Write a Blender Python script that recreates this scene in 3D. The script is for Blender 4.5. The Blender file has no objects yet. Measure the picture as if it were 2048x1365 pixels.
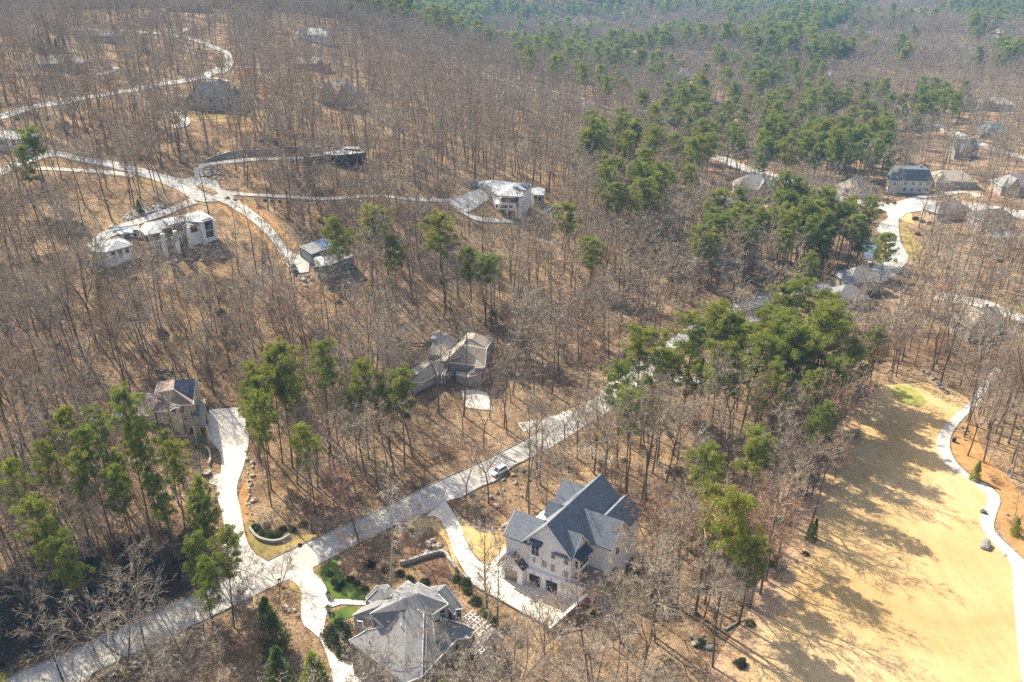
import bpy, bmesh, math, random
import numpy as np
from mathutils import Vector, Matrix
# ------------------------------------------------------------------ camera, sky, sun, exposure
S = bpy.context.scene
C = S.collection
R = math.radians
F = 1593.0; TH = R(26.0); CAMH = 100.0
cd = bpy.data.cameras.new('camera'); cam = bpy.data.objects.new('camera', cd); C.objects.link(cam)
cd.sensor_width = 36; cd.lens = F/2048*36; cd.clip_start = 1; cd.clip_end = 12000
cam.location = (0, 0, CAMH); cam.rotation_euler = (R(90)-TH, 0, 0); S.camera = cam
SUN_EL = 43.0; SH = np.array([0.69, -0.72])           # shadows fall to the right and towards the camera
SH = SH/np.linalg.norm(SH)
sun_az = math.atan2(-SH[0], -SH[1])                     # compass angle of the sun, from +Y towards +X
W = bpy.data.worlds.new("World"); S.world = W; W.use_nodes = True
nt = W.node_tree; nt.nodes.clear()
sky = nt.nodes.new('ShaderNodeTexSky'); sky.sky_type = 'NISHITA'; sky.sun_disc = False
sky.sun_elevation = R(SUN_EL); sky.sun_rotation = sun_az; sky.air_density = 1.0; sky.dust_density = 3.0
bg = nt.nodes.new('ShaderNodeBackground'); bg.inputs[1].default_value = 0.12
wo = nt.nodes.new('ShaderNodeOutputWorld')
nt.links.new(sky.outputs[0], bg.inputs[0]); nt.links.new(bg.outputs[0], wo.inputs[0])
ld = bpy.data.lights.new('sun', 'SUN'); ld.energy = 5.0; ld.angle = R(0.5); ld.color = (1.0, 0.925, 0.76)
sun = bpy.data.objects.new('sun', ld); C.objects.link(sun)
sd = Vector((SH[0]*math.cos(R(SUN_EL)), SH[1]*math.cos(R(SUN_EL)), -math.sin(R(SUN_EL))))
sun.rotation_euler = sd.to_track_quat('-Z', 'Y').to_euler()
S.view_settings.view_transform = 'Standard'; S.view_settings.look = 'None'
S.view_settings.exposure = 1.08; S.view_settings.gamma = 1; S.view_settings.use_curve_mapping = False
try:
    S.cycles.max_bounces = 5; S.cycles.diffuse_bounces = 3; S.cycles.glossy_bounces = 2; S.cycles.transmission_bounces = 3
    S.cycles.volume_bounces = 0; S.cycles.transparent_max_bounces = 4; S.cycles.use_denoising = False; S.cycles.use_adaptive_sampling = False; S.cycles.sample_clamp_indirect = 3.0
    S.cycles.caustics_reflective = False; S.cycles.caustics_refractive = False
except Exception: pass
rnd = random.Random(7); rng = np.random.default_rng(7)
# ------------------------------------------------------------------ pixel <-> world
ct, st = math.cos(TH), math.sin(TH)
def P(px, py, z=0.):
    X = (px-1024)/F; t = (py-682.5)/F
    d = np.array([X, ct-t*st, -st-t*ct]); return np.array([0, 0, CAMH])+d*((z-CAMH)/d[2])
def proj(x, y, z):
    v = z-CAMH; dep = y*ct-v*st; up = y*st+v*ct
    return 1024+F*x/dep, 682.5-F*up/dep, dep
# ------------------------------------------------------------------ terrain height: smooth surface through surveyed points
CTRL = [(1080,1180,0),(960,1120,0),(870,1020,0),(1100,870,0),(600,1120,0),(640,1250,0),(150,1340,0),(380,1230,0),(1250,1250,-1),(1250,1000,0),(1350,860,0),
 (1500,1000,0),(1700,1300,0),(1900,1300,0),(1900,900,0),(2040,1100,0),(1800,770,1),(1200,760,2),(950,770,4),(900,700,6),(700,800,7),(450,900,5),(470,1020,2),
 (380,860,7),(250,820,10),(100,900,10),(0,1000,9),(50,1120,6),(0,800,14),(0,600,24),(200,600,22),(400,600,19),(600,540,21),(450,700,13),(640,450,24),
 (300,480,28),(400,390,31),(100,330,40),(250,330,37),(500,320,35),(670,320,34),(900,400,23),(1040,410,18),(800,400,27),(760,560,17),(1000,600,9),(1000,500,13),
 (1150,500,9),(1300,600,3),(1300,450,4),(1550,600,0),(1700,560,-1),(1780,450,-2),(1500,420,-1),(1900,380,-3),(2048,420,-2),(1450,320,0),(1250,350,6),
 (1150,260,9),(1200,240,5),(1100,200,14),(1000,200,22),(1000,150,19),(900,250,27),(800,120,36),(700,60,47),(650,30,51),(600,60,51),(450,120,46),(430,190,43),
 (600,200,41),(200,140,50),(0,140,53),(0,250,46),(380,20,62),(100,30,60),(0,5,61),(1360,170,-1),(1500,200,-2),(1750,220,-3),(2030,230,-2),(2040,120,0),(1500,110,0),
 (1200,110,2),(1200,60,4),(900,60,6),(900,40,8),(1500,40,6),(2040,40,6),(800,8,12),(2040,8,14),(1400,8,12),(1150,150,4)]
_c = [P(a, b, z) for a, b, z in CTRL]
_c += [np.array(q, float) for q in [(0,0,0),(0,60,0),(-90,40,2),(-90,-60,4),(150,0,0),(150,70,0),(-200,80,10),(-200,0,10),(-350,200,35),(-450,400,52),(-600,600,58),
   (300,150,0),(350,300,0),(500,500,0),(800,900,0),(900,1300,10),(0,-150,0),(-700,1000,45),(-900,1400,25),(0,1500,18),(-500,1500,18),(700,1700,20),(0,2300,45),(-1500,2300,45),
   (1500,2300,45),(0,3300,70),(-2600,3300,70),(2600,3300,70),(-1200,800,45),(-1500,1500,30),(1600,1300,15),(-350,0,12),(400,0,0),(250,-150,0),(-300,-150,8)]]
_c = np.array(_c); _SC = 200.0
def _phi(r2): return 0.5*r2*np.log(r2+1e-9)
def _feat(x, y): return np.stack([x/_SC, y/_SC], -1)
_n = len(_c); _q = _feat(_c[:, 0], _c[:, 1])
_r2 = ((_q[:, None]-_q[None])**2).sum(-1)
_A = np.zeros((_n+3, _n+3)); _A[:_n, :_n] = _phi(_r2)+np.eye(_n)*0.02; _A[:_n, _n] = 1; _A[:_n, _n+1:] = _q; _A[_n, :_n] = 1; _A[_n+1:, :_n] = _q.T
_wt = np.linalg.solve(_A, np.concatenate([_c[:, 2], [0, 0, 0]]))
def T0(x, y):
    x = np.asarray(x, float); y = np.asarray(y, float); sh = x.shape
    q = _feat(x.ravel(), y.ravel()); out = np.empty(len(q))
    for i in range(0, len(q), 20000):
        qq = q[i:i+20000]; r2 = ((qq[:, None]-_q[None])**2).sum(-1)
        out[i:i+20000] = _phi(r2)@_wt[:_n]+_wt[_n]+qq@_wt[_n+1:]
    return out.reshape(sh)
def sstep(a, b, v):
    t = np.clip((v-a)/(b-a), 0, 1); return t*t*(3-2*t)
_L0 = P(58, 1338)[:2]; _L1 = P(440, 1152)[:2]; _Ld = (_L1-_L0); _Ll = np.linalg.norm(_Ld); _Ld = _Ld/_Ll; _Ln = np.array([-_Ld[1], _Ld[0]])
PADS = []
def T(x, y):
    x = np.asarray(x, float); y = np.asarray(y, float)
    z = T0(x, y)
    dx = x-_L0[0]; dy = y-_L0[1]; al = dx*_Ld[0]+dy*_Ld[1]; pe = dx*_Ln[0]+dy*_Ln[1]
    z = z+6.0*sstep(1.2, 8.5, pe)*(1-sstep(45, 95, pe))*(1-sstep(_Ll*.72, _Ll*1.0, al))*sstep(-60, -25, al)
    fade = sstep(40, 90, y)*(1-sstep(330, 520, y))
    z = z+fade*0.35*(np.sin(x*.19+1.3*np.sin(y*.11))*np.sin(y*.23+x*.05))*sstep(3, 12, z)
    far = sstep(620, 900, y)*(1-sstep(2300, 2600, y)); z = z+far*1.5*(13*np.sin(x/95.+.9*np.sin(y/160.))*np.sin(y/120.+x/260.)+9*np.sin(x/210.-y/300.+1.))
    for (cx, cy, r0, r1, h) in PADS:
        w = 1-sstep(r0, r1, np.hypot(x-cx, y-cy)); z = z*(1-w)+h*w
    return z
def G(px, py, hh=0.):
    """point where the ray through a photo pixel meets the ground (or hh above it)"""
    X = (px-1024)/F; t = (py-682.5)/F
    k = np.geomspace(60, 4000, 700); x = X*k; y = (ct-t*st)*k; z = CAMH+(-st-t*ct)*k
    g = z-(T(x, y)+hh); i = int(np.argmax(g < 0)) if (g < 0).any() else len(k)-1
    i = max(i, 1); a = g[i-1]/(g[i-1]-g[i]+1e-12); kk = k[i-1]+(k[i]-k[i-1])*a
    x = X*kk; y = (ct-t*st)*kk; return np.array([x, y, float(T(x, y))])
# ------------------------------------------------------------------ object helpers
def tag(o, label=None, cat=None, group=None, kind=None):
    if label: o['label'] = label
    if cat: o['category'] = cat
    if group: o['group'] = group
    if kind: o['kind'] = kind
    return o
def link(name, me, mats=None, parent=None, loc=None):
    o = bpy.data.objects.new(name, me); C.objects.link(o)
    if mats is not None and not me.materials:
        for m in (mats if isinstance(mats, (list, tuple)) else [mats]): me.materials.append(m)
    if parent: o.parent = parent
    if loc is not None: o.location = loc
    return o
def empty(name, loc, rz=0, **k):
    o = bpy.data.objects.new(name, None); C.objects.link(o); o.location = [float(v) for v in loc]; o.rotation_euler = (0, 0, rz)
    o.empty_display_size = .5
    return tag(o, **k)
def mesh_np(name, V, Fs, n=None, uv=None, smooth=False, mi=None):
    """V (k,3) and faces either an (m,n) array or a list of such arrays"""
    if isinstance(Fs, np.ndarray): Fs = [Fs]
    Fs = [f for f in Fs if len(f)]
    me = bpy.data.meshes.new(name); V = np.asarray(V, np.float32)
    tot = np.concatenate([np.full(len(f), f.shape[1], np.int32) for f in Fs]); lv = np.concatenate([f.ravel() for f in Fs]).astype(np.int32)
    me.vertices.add(len(V)); me.vertices.foreach_set('co', V.ravel())
    me.loops.add(len(lv)); me.loops.foreach_set('vertex_index', lv)
    me.polygons.add(len(tot)); me.polygons.foreach_set('loop_start', np.concatenate([[0], np.cumsum(tot)[:-1]]).astype(np.int32))
    me.polygons.foreach_set('use_smooth', np.full(len(tot), bool(smooth)))
    if mi is not None: me.polygons.foreach_set('material_index', np.asarray(mi, np.int32))
    if uv is not None:
        l = me.uv_layers.new(name='UVMap'); l.data.foreach_set('uv', np.asarray(uv, np.float32)[lv].ravel())
    me.update(calc_edges=True); return me
class MB:
    """collects shapes for one mesh"""
    def __init__(s): s.v = []; s.f = []
    def poly(s, pts): i = len(s.v); s.v += [tuple(float(c) for c in p) for p in pts]; s.f.append(tuple(range(i, i+len(pts))))
    def prism(s, bot, top):
        n = len(bot); i = len(s.v); s.v += [tuple(float(c) for c in p) for p in list(bot)+list(top)]
        s.f.append(tuple(i+k for k in range(n))[::-1]); s.f.append(tuple(i+n+k for k in range(n)))
        for k in range(n): s.f.append((i+k, i+(k+1) % n, i+n+(k+1) % n, i+n+k))
    def box(s, a, b, fr=None):
        (x0, y0, z0), (x1, y1, z1) = a, b
        q = [(x0, y0), (x1, y0), (x1, y1), (x0, y1)]
        bo = [(x, y, z0) for x, y in q]; to = [(x, y, z1) for x, y in q]
        if fr: bo = [fr(*p) for p in bo]; to = [fr(*p) for p in to]
        s.prism(bo, to)
    def bar(s, p, q, w, h=None):
        """beam from p to q with width w and height h"""
        p = np.array(p, float); q = np.array(q, float); d = q-p; d /= np.linalg.norm(d)
        up = np.array([0, 0, 1.]) if abs(d[2]) < .95 else np.array([1., 0, 0]); a = np.cross(d, up); a /= np.linalg.norm(a); b = np.cross(a, d); h = h or w
        o = [-a*w/2-b*h/2, a*w/2-b*h/2, a*w/2+b*h/2, -a*w/2+b*h/2]; s.prism([p+k for k in o], [q+k for k in o])
    def cyl(s, p, q, r0, r1=None, n=8):
        p = np.array(p, float); q = np.array(q, float); d = q-p; d /= np.linalg.norm(d); r1 = r0 if r1 is None else r1
        up = np.array([0, 0, 1.]) if abs(d[2]) < .95 else np.array([1., 0, 0]); a = np.cross(d, up); a /= np.linalg.norm(a); b = np.cross(a, d)
        A = [2*math.pi*k/n for k in range(n)]
        s.prism([p+(a*math.cos(t)+b*math.sin(t))*r0 for t in A], [q+(a*math.cos(t)+b*math.sin(t))*r1 for t in A])
    def mesh(s, name, smooth=False, fix=True):
        me = bpy.data.meshes.new(name); me.from_pydata(s.v, [], s.f)
        if fix:
            bm = bmesh.new(); bm.from_mesh(me); bmesh.ops.recalc_face_normals(bm, faces=bm.faces); bm.to_mesh(me); bm.free()
        if smooth: me.polygons.foreach_set('use_smooth', [True]*len(me.polygons))
        me.update(); return me
    def build(s, name, m, parent=None, smooth=False, fix=True): return link(name, s.mesh(name, smooth, fix), m, parent)
def tagk(o, kind): o['kind'] = kind; return o
# ------------------------------------------------------------------ materials
def newmat(name):
    m = bpy.data.materials.new(name); m.use_nodes = True; n = m.node_tree; b = n.nodes['Principled BSDF']; b.inputs['Specular IOR Level'].default_value = .25
    return m, n, b
def nd(n, t, **k):
    x = n.nodes.new(t)
    for a, v in k.items(): setattr(x, a, v)
    return x
def ramp(n, src, stops):
    r = nd(n, 'ShaderNodeValToRGB'); e = r.color_ramp.elements
    while len(e) < len(stops): e.new(.5)
    for i, (p, c) in enumerate(stops): e[i].position = p; e[i].color = (*c, 1)
    n.links.new(src, r.inputs[0]); return r.outputs[0]
def noise(n, vec, scale, detail=3, rough=.6, dist=0):
    x = nd(n, 'ShaderNodeTexNoise'); x.inputs['Scale'].default_value = scale; x.inputs['Detail'].default_value = detail; x.inputs['Roughness'].default_value = rough
    x.inputs['Distortion'].default_value = dist
    if vec is not None: n.links.new(vec, x.inputs['Vector'])
    return x.outputs['Fac']
def mixc(n, f, a, b, mode='MIX'):
    x = nd(n, 'ShaderNodeMix', data_type='RGBA', blend_type=mode)
    for sk, v in ((x.inputs[0], f), (x.inputs[6], a), (x.inputs[7], b)):
        if isinstance(v, bpy.types.NodeSocket): n.links.new(v, sk)
        elif isinstance(v, (int, float)): sk.default_value = v
        else: sk.default_value = (*v, 1)
    return x.outputs[2]
def mathn(n, op, a, b=0.5, c=None):
    x = nd(n, 'ShaderNodeMath', operation=op)
    for i, v in enumerate((a, b, c)):
        if v is None: continue
        if isinstance(v, bpy.types.NodeSocket): n.links.new(v, x.inputs[i])
        else: x.inputs[i].default_value = v
    return x.outputs[0]
def geo(n): return nd(n, 'ShaderNodeNewGeometry').outputs['Position']
def bump(n, b, h, dist=.1, strength=1.):
    x = nd(n, 'ShaderNodeBump'); x.inputs['Distance'].default_value = dist; x.inputs['Strength'].default_value = strength
    n.links.new(h, x.inputs['Height']); n.links.new(x.outputs[0], b.inputs['Normal'])
def plain(name, col, rough=.7, var=.12, scale=.7, metal=0, spec=None, fine=12):
    m, n, b = newmat(name); b.inputs['Roughness'].default_value = rough; b.inputs['Metallic'].default_value = metal
    if spec is not None: b.inputs['Specular IOR Level'].default_value = spec
    f = noise(n, geo(n), scale, 4, .65); f2 = noise(n, geo(n), fine, 2)
    a = tuple(c*(1-var) for c in col); d = tuple(min(1, c*(1+var)) for c in col)
    k = mixc(n, ramp(n, f, [(.3, (0, 0, 0)), (.7, (1, 1, 1))]), a, d)
    k = mixc(n, .35, k, mixc(n, f2, a, d))
    n.links.new(k, b.inputs['Base Color']); return m
def m_forest():
    m, n, b = newmat('leaf_litter'); b.inputs['Roughness'].default_value = .95; b.inputs['Specular IOR Level'].default_value = .05
    p = geo(n)
    big = noise(n, p, .018, 4, .6, .6); mid = noise(n, p, .14, 4, .65); fine = noise(n, p, 1.1, 4, .75); vf = noise(n, p, 4.2, 3, .75)
    base = ramp(n, mid, [(.28, (.18, .118, .07)), (.45, (.345, .23, .137)), (.6, (.49, .338, .205)), (.78, (.63, .48, .325))])
    tint = ramp(n, big, [(.3, (.62, .58, .55)), (.5, (1, 1, 1)), (.7, (1.0, .96, .84))])
    k = mixc(n, 1, base, tint, 'MULTIPLY')
    k = mixc(n, .75, k, ramp(n, fine, [(.36, (.22, .20, .19)), (.5, (1, 1, 1)), (.72, (1.0, .98, .92))]), 'MULTIPLY')
    k = mixc(n, .8, k, ramp(n, vf, [(.38, (.25, .23, .22)), (.52, (1, 1, 1))]), 'MULTIPLY')
    sp = ramp(n, vf, [(.64, (0, 0, 0)), (.70, (1, 1, 1))])
    k = mixc(n, mathn(n, 'MULTIPLY', sp, .55), k, (.52, .42, .32))
    # bare earth and dry grass by the houses of the hillside
    n.links.new(k, b.inputs['Base Color']); bump(n, b, mathn(n, 'ADD', fine, vf), .35, .9); return m
def m_fairway():
    m, n, b = newmat('dormant_turf'); b.inputs['Roughness'].default_value = .95; b.inputs['Specular IOR Level'].default_value = .04
    p = geo(n); mp = nd(n, 'ShaderNodeMapping'); mp.inputs['Scale'].default_value = (.9, .09, 1); mp.inputs['Rotation'].default_value = (0, 0, R(-16)); n.links.new(p, mp.inputs[0])
    str_ = noise(n, mp.outputs[0], .55, 3, .55, .6); a = noise(n, p, .035, 4, .6, .8); c = noise(n, p, .35, 4, .7); d = noise(n, p, 5, 3, .7)
    k = ramp(n, a, [(.3, (.47, .305, .135)), (.48, (.545, .37, .175)), (.62, (.60, .42, .22)), (.78, (.50, .33, .145))])
    k = mixc(n, .55, k, ramp(n, c, [(.3, (.82, .80, .74)), (.5, (1, 1, 1)), (.75, (1, 1, 1))]), 'MULTIPLY')
    k = mixc(n, .5, k, ramp(n, str_, [(.35, (.86, .84, .8)), (.55, (1, 1, 1)), (.75, (1.0, 1.0, 1.0))]), 'MULTIPLY')
    k = mixc(n, .5, k, ramp(n, d, [(.3, (.72, .7, .66)), (.6, (1, 1, 1))]), 'MULTIPLY')
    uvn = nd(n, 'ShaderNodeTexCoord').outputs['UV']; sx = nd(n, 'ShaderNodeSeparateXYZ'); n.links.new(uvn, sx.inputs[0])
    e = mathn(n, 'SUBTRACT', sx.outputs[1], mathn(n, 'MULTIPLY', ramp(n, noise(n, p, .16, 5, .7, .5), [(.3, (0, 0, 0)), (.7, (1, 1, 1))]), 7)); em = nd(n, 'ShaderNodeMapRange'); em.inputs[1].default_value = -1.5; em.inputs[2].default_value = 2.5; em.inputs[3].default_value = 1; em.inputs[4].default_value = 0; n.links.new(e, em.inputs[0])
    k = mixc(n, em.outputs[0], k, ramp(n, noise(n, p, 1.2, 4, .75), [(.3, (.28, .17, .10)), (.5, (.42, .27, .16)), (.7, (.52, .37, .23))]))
    n.links.new(k, b.inputs['Base Color']); bump(n, b, d, .06, .5); return m
def m_grass(name, c1, c2, c3, sc=.25):
    m, n, b = newmat(name); b.inputs['Roughness'].default_value = .95; b.inputs['Specular IOR Level'].default_value = .05
    p = geo(n); k = ramp(n, noise(n, p, sc, 4, .65), [(.3, c1), (.5, c2), (.7, c3)])
    d = noise(n, p, 4, 3, .7); k = mixc(n, .5, k, ramp(n, d, [(.3, (.5, .5, .5)), (.6, (1, 1, 1))]), 'MULTIPLY')
    n.links.new(k, b.inputs['Base Color']); bump(n, b, d, .12, .6); return m
def m_concrete(name, col, joint=4.5, stain=.25, lv=.47):
    m, n, b = newmat(name); b.inputs['Roughness'].default_value = .9; b.inputs['Specular IOR Level'].default_value = .12
    p = geo(n); a = noise(n, p, .12, 5, .65, .4); c = noise(n, p, 1.3, 4, .7); f = noise(n, p, 9, 2, .7)
    k = ramp(n, a, [(.3, tuple(x*(1-stain) for x in col)), (.55, col), (.75, tuple(min(.9, x*1.08) for x in col))])
    k = mixc(n, .5, k, ramp(n, c, [(.3, (.78, .77, .75)), (.55, (1, 1, 1))]), 'MULTIPLY')
    k = mixc(n, .4, k, ramp(n, f, [(.3, (.8, .8, .8)), (.6, (1, 1, 1))]), 'MULTIPLY')
    tc = nd(n, 'ShaderNodeTexCoord').outputs['UV']; br = nd(n, 'ShaderNodeTexBrick'); br.offset = 0; n.links.new(tc, br.inputs['Vector'])
    br.inputs['Scale'].default_value = 1; br.inputs['Mortar Size'].default_value = .05; br.inputs['Brick Width'].default_value = joint; br.inputs['Row Height'].default_value = joint
    k = mixc(n, mathn(n, 'MULTIPLY', br.outputs['Fac'], .42), k, (.16, .14, .12))
    ea = nd(n, 'ShaderNodeAttribute', attribute_name='edge').outputs['Fac']; lf = noise(n, p, 2.2, 5, .8); th = nd(n, 'ShaderNodeMapRange'); th.inputs[1].default_value = 0; th.inputs[2].default_value = 2.2; th.inputs[3].default_value = lv; th.inputs[4].default_value = lv+.24; n.links.new(ea, th.inputs[0])
    lm = mathn(n, 'MULTIPLY', mathn(n, 'GREATER_THAN', lf, th.outputs[0]), .75); k = mixc(n, lm, k, (.40, .26, .15))
    n.links.new(k, b.inputs['Base Color']); bump(n, b, f, .02, .3); return m
def m_roof(name, col, var=.3, row=.3):
    m, n, b = newmat(name); b.inputs['Roughness'].default_value = .8; b.inputs['Specular IOR Level'].default_value = .2
    p = nd(n, 'ShaderNodeTexCoord').outputs['Object']; v = nd(n, 'ShaderNodeTexVoronoi'); v.inputs['Scale'].default_value = 3.2; n.links.new(p, v.inputs['Vector'])
    c = noise(n, p, .35, 4, .6); f = noise(n, p, 7, 2)
    lo = tuple(x*(1-var) for x in col); hi = tuple(x*(1+var) for x in col)
    sep = nd(n, 'ShaderNodeSeparateColor'); n.links.new(v.outputs['Color'], sep.inputs[0])
    k = mixc(n, sep.outputs[0], lo, hi); k = mixc(n, .5, k, mixc(n, c, lo, hi)); k = mixc(n, .4, k, ramp(n, f, [(.3, (.6, .6, .6)), (.6, (1, 1, 1))]), 'MULTIPLY')
    n.links.new(k, b.inputs['Base Color']); bump(n, b, sep.outputs[1], .03, .6); return m
def m_boards(name, col):
    m, n, b = newmat(name); b.inputs['Roughness'].default_value = .6
    p = nd(n, 'ShaderNodeTexCoord').outputs['Object']; w = nd(n, 'ShaderNodeTexWave', wave_type='BANDS', bands_direction='DIAGONAL'); w.inputs['Scale'].default_value = .9; n.links.new(p, w.inputs['Vector'])
    w.inputs['Distortion'].default_value = 0
    c = noise(n, p, .5, 4); k = mixc(n, c, tuple(x*.93 for x in col), col)
    k = mixc(n, mathn(n, 'MULTIPLY', ramp(n, w.outputs['Fac'], [(.02, (1, 1, 1)), (.1, (0, 0, 0))]), .35), k, tuple(x*.7 for x in col))
    n.links.new(k, b.inputs['Base Color']); return m
def m_bark(name, lo, hi, sc=2.5):
    m, n, b = newmat(name); b.inputs['Roughness'].default_value = .95; b.inputs['Specular IOR Level'].default_value = .06
    oi = nd(n, 'ShaderNodeObjectInfo').outputs['Random']; f = noise(n, geo(n), sc, 3, .7)
    k = mixc(n, f, lo, hi); k = mixc(n, 1, k, ramp(n, oi, [(0, (.72, .7, .68)), (.5, (1, .97, .94)), (1, (1.0, 1.0, 1.0))]), 'MULTIPLY')
    n.links.new(k, b.inputs['Base Color']); return m
def m_leaf(name, stops, trans=.3, sc=.6):
    m, n, b = newmat(name); b.inputs['Roughness'].default_value = .75; b.inputs['Specular IOR Level'].default_value = .15
    oi = nd(n, 'ShaderNodeObjectInfo').outputs['Random']; p = geo(n); f = noise(n, p, sc, 3, .7); g = noise(n, p, 3.5, 2, .7)
    k = ramp(n, mathn(n, 'ADD', mathn(n, 'MULTIPLY', f, .6), mathn(n, 'MULTIPLY', g, .4)), stops)
    k = mixc(n, 1, k, ramp(n, oi, [(0, (.72, .82, .78)), (.35, (.95, 1, .9)), (.7, (1, .97, .78)), (1, (.84, .9, .85))]), 'MULTIPLY')
    n.links.new(k, b.inputs['Base Color'])
    tr = nd(n, 'ShaderNodeBsdfTranslucent'); n.links.new(k, tr.inputs[0]); mx = nd(n, 'ShaderNodeMixShader'); mx.inputs[0].default_value = trans
    out = n.nodes['Material Output']; n.links.new(b.outputs[0], mx.inputs[1]); n.links.new(tr.outputs[0], mx.inputs[2]); n.links.new(mx.outputs[0], out.inputs[0]); return m
M = dict(
 forest=m_forest(), fair=m_fairway(),
 green=m_grass('golf_green_turf', (.25, .24, .06), (.33, .32, .08), (.46, .40, .15), .5),
 lawn=m_grass('green_lawn', (.055, .09, .018), (.10, .15, .03), (.20, .20, .06), .3),
 dry=m_grass('dry_lawn', (.40, .27, .10), (.52, .36, .15), (.58, .43, .22), .3),
 mixed=m_grass('mixed_verge', (.17, .15, .05), (.30, .22, .08), (.42, .30, .12), .25),
 mulch=m_grass('mulch', (.13, .07, .045), (.20, .115, .07), (.28, .17, .11), .6),
 litter=m_grass('pine_straw', (.30, .15, .06), (.42, .23, .09), (.50, .30, .14), .5),
 road=m_concrete('road_concrete', (.50, .47, .42), 5., .2, .53), drive=m_concrete('drive_concrete', (.70, .64, .55), 3.6, .16, .54), path=m_concrete('path_concrete', (.52, .49, .44), 3., .15, .60),
 white=m_boards('white_siding', (.90, .87, .82)), whitep=plain('white_paint', (.90, .87, .82), .5, .05), trim=plain('white_trim', (.8, .79, .77), .5, .03),
 cream=plain('cream_wall', (.62, .53, .36), .8, .08), creamw=plain('pale_cream_wall', (.62, .57, .48), .8, .06), tan=plain('tan_wall', (.46, .38, .29), .85, .1), stone=plain('stone_wall', (.36, .32, .28), .9, .3, 2), greyw=plain('grey_wall', (.36, .36, .36), .8, .12),
 shin=m_roof('slate_grey_shingles', (.185, .20, .22), .3), shin2=m_roof('light_grey_shingles', (.235, .23, .225), .18), shinb=m_roof('brown_shingles', (.33, .25, .20), .2), shint=m_roof('tan_shingles', (.38, .32, .255), .18),
 shinw=m_roof('pale_shingles', (.42, .42, .41), .12), shind=m_roof('dark_shingles', (.12, .14, .16), .3),
 metal=plain('dark_metal_roof', (.035, .05, .07), .4, .1, spec=.5), dark=plain('black_frame', (.02, .02, .022), .5, .1), glass=plain('window_glass', (.035, .045, .055), .08, .3, spec=.8), glassb=plain('bronze_glass', (.20, .15, .10), .15, .25, spec=.6),
 garage=plain('garage_door_paint', (.045, .05, .055), .5, .1), pave=m_concrete('stone_terrace', (.28, .30, .32), 1.2), solarb=plain('blue_solar_glass', (.05, .13, .26), .15, .15, spec=.8), solar=plain('solar_glass', (.012, .02, .045), .12, .2, spec=.9), brick=plain('brick', (.25, .15, .11), .9, .25, 3),
 bark=m_bark('hardwood_bark', (.10, .075, .06), (.24, .19, .155)), barkp=m_bark('pale_bark', (.22, .20, .175), (.46, .43, .39)), twig=m_bark('twigs', (.25, .20, .145), (.48, .405, .31), 1.),
 twigp=m_bark('pale_twigs', (.32, .27, .21), (.54, .47, .385), 1.), twigr=m_bark('reddish_twigs', (.28, .15, .10), (.44, .26, .18), 1.), twigo=m_bark('tan_twigs', (.32, .215, .125), (.50, .36, .23), 1.),
 barkpine=m_bark('pine_bark', (.085, .058, .042), (.20, .14, .10)),
 pine=m_leaf('pine_needles', [(.3, (.10, .11, .022)), (.5, (.25, .27, .055)), (.7, (.46, .45, .11))], .45), 
 pinel=m_leaf('bright_needles', [(.3, (.14, .15, .025)), (.5, (.30, .32, .055)), (.7, (.50, .50, .10))], .45),
 cedar=m_leaf('cedar_foliage', [(.3, (.05, .07, .02)), (.5, (.12, .15, .04)), (.7, (.22, .25, .07))], .3),
 magn=m_leaf('dark_glossy_leaves', [(.3, (.012, .022, .010)), (.5, (.030, .050, .018)), (.7, (.065, .095, .035))], .15), 
 shrub=m_leaf('shrub_leaves', [(.3, (.04, .055, .018)), (.5, (.09, .115, .03)), (.7, (.18, .20, .06))], .25),
 rock=plain('rock', (.25, .225, .195), .95, .45, 1.2, fine=5), rockd=plain('dark_rock', (.095, .08, .062), .95, .5, 1.2, fine=5), rockl=plain('pale_rock', (.48, .41, .33), .95, .3, 1.2, fine=5),  # the dark rock carries the roadside bank's shade; one fairway boulder is truly dark
 pool=plain('pool_water', (.05, .32, .42), .05, .15, spec=.8), pond=plain('pond_water', (.10, .14, .17), .08, .2, .2, spec=.8),
 carw=plain('white_car_paint', (.75, .77, .8), .25, .03, spec=.6), card=plain('dark_car_paint', (.04, .05, .07), .2, .05, spec=.7), tyre=plain('tyre_rubber', (.015, .015, .015), .8), chrome=plain('lamp_lens', (.6, .6, .6), .2, .05, spec=.8),
 bin=plain('green_plastic', (.05, .28, .10), .5, .05), wood=plain('weathered_wood', (.24, .19, .14), .9, .2, 3), blue=plain('blue_tarp', (.02, .06, .28), .5, .1))
# ------------------------------------------------------------------ ground sheet
def make_ground():
    ys = [-160.]
    while ys[-1] < 60: ys.append(ys[-1]+12)
    while ys[-1] < 300: ys.append(ys[-1]+2.0)
    while ys[-1] < 3300: ys.append(ys[-1]*1.012)
    ys = np.array(ys); nu = 330; u = np.linspace(-1, 1, nu); wd = np.maximum(.85*np.abs(ys)+110, 200)
    X = u[None]*wd[:, None]; Y = np.repeat(ys[:, None], nu, 1); Z = T(X, Y)
    idx = np.arange(len(ys)*nu).reshape(len(ys), nu)
    q = np.stack([idx[:-1, :-1], idx[:-1, 1:], idx[1:, 1:], idx[1:, :-1]], -1).reshape(-1, 4)
    o = link('ground', mesh_np('ground', np.stack([X, Y, Z], -1).reshape(-1, 3), q, smooth=True), M['forest']); tagk(o, 'structure')
    print('ground z range', Z.min(), Z.max()); return float(Z.min())
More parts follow.
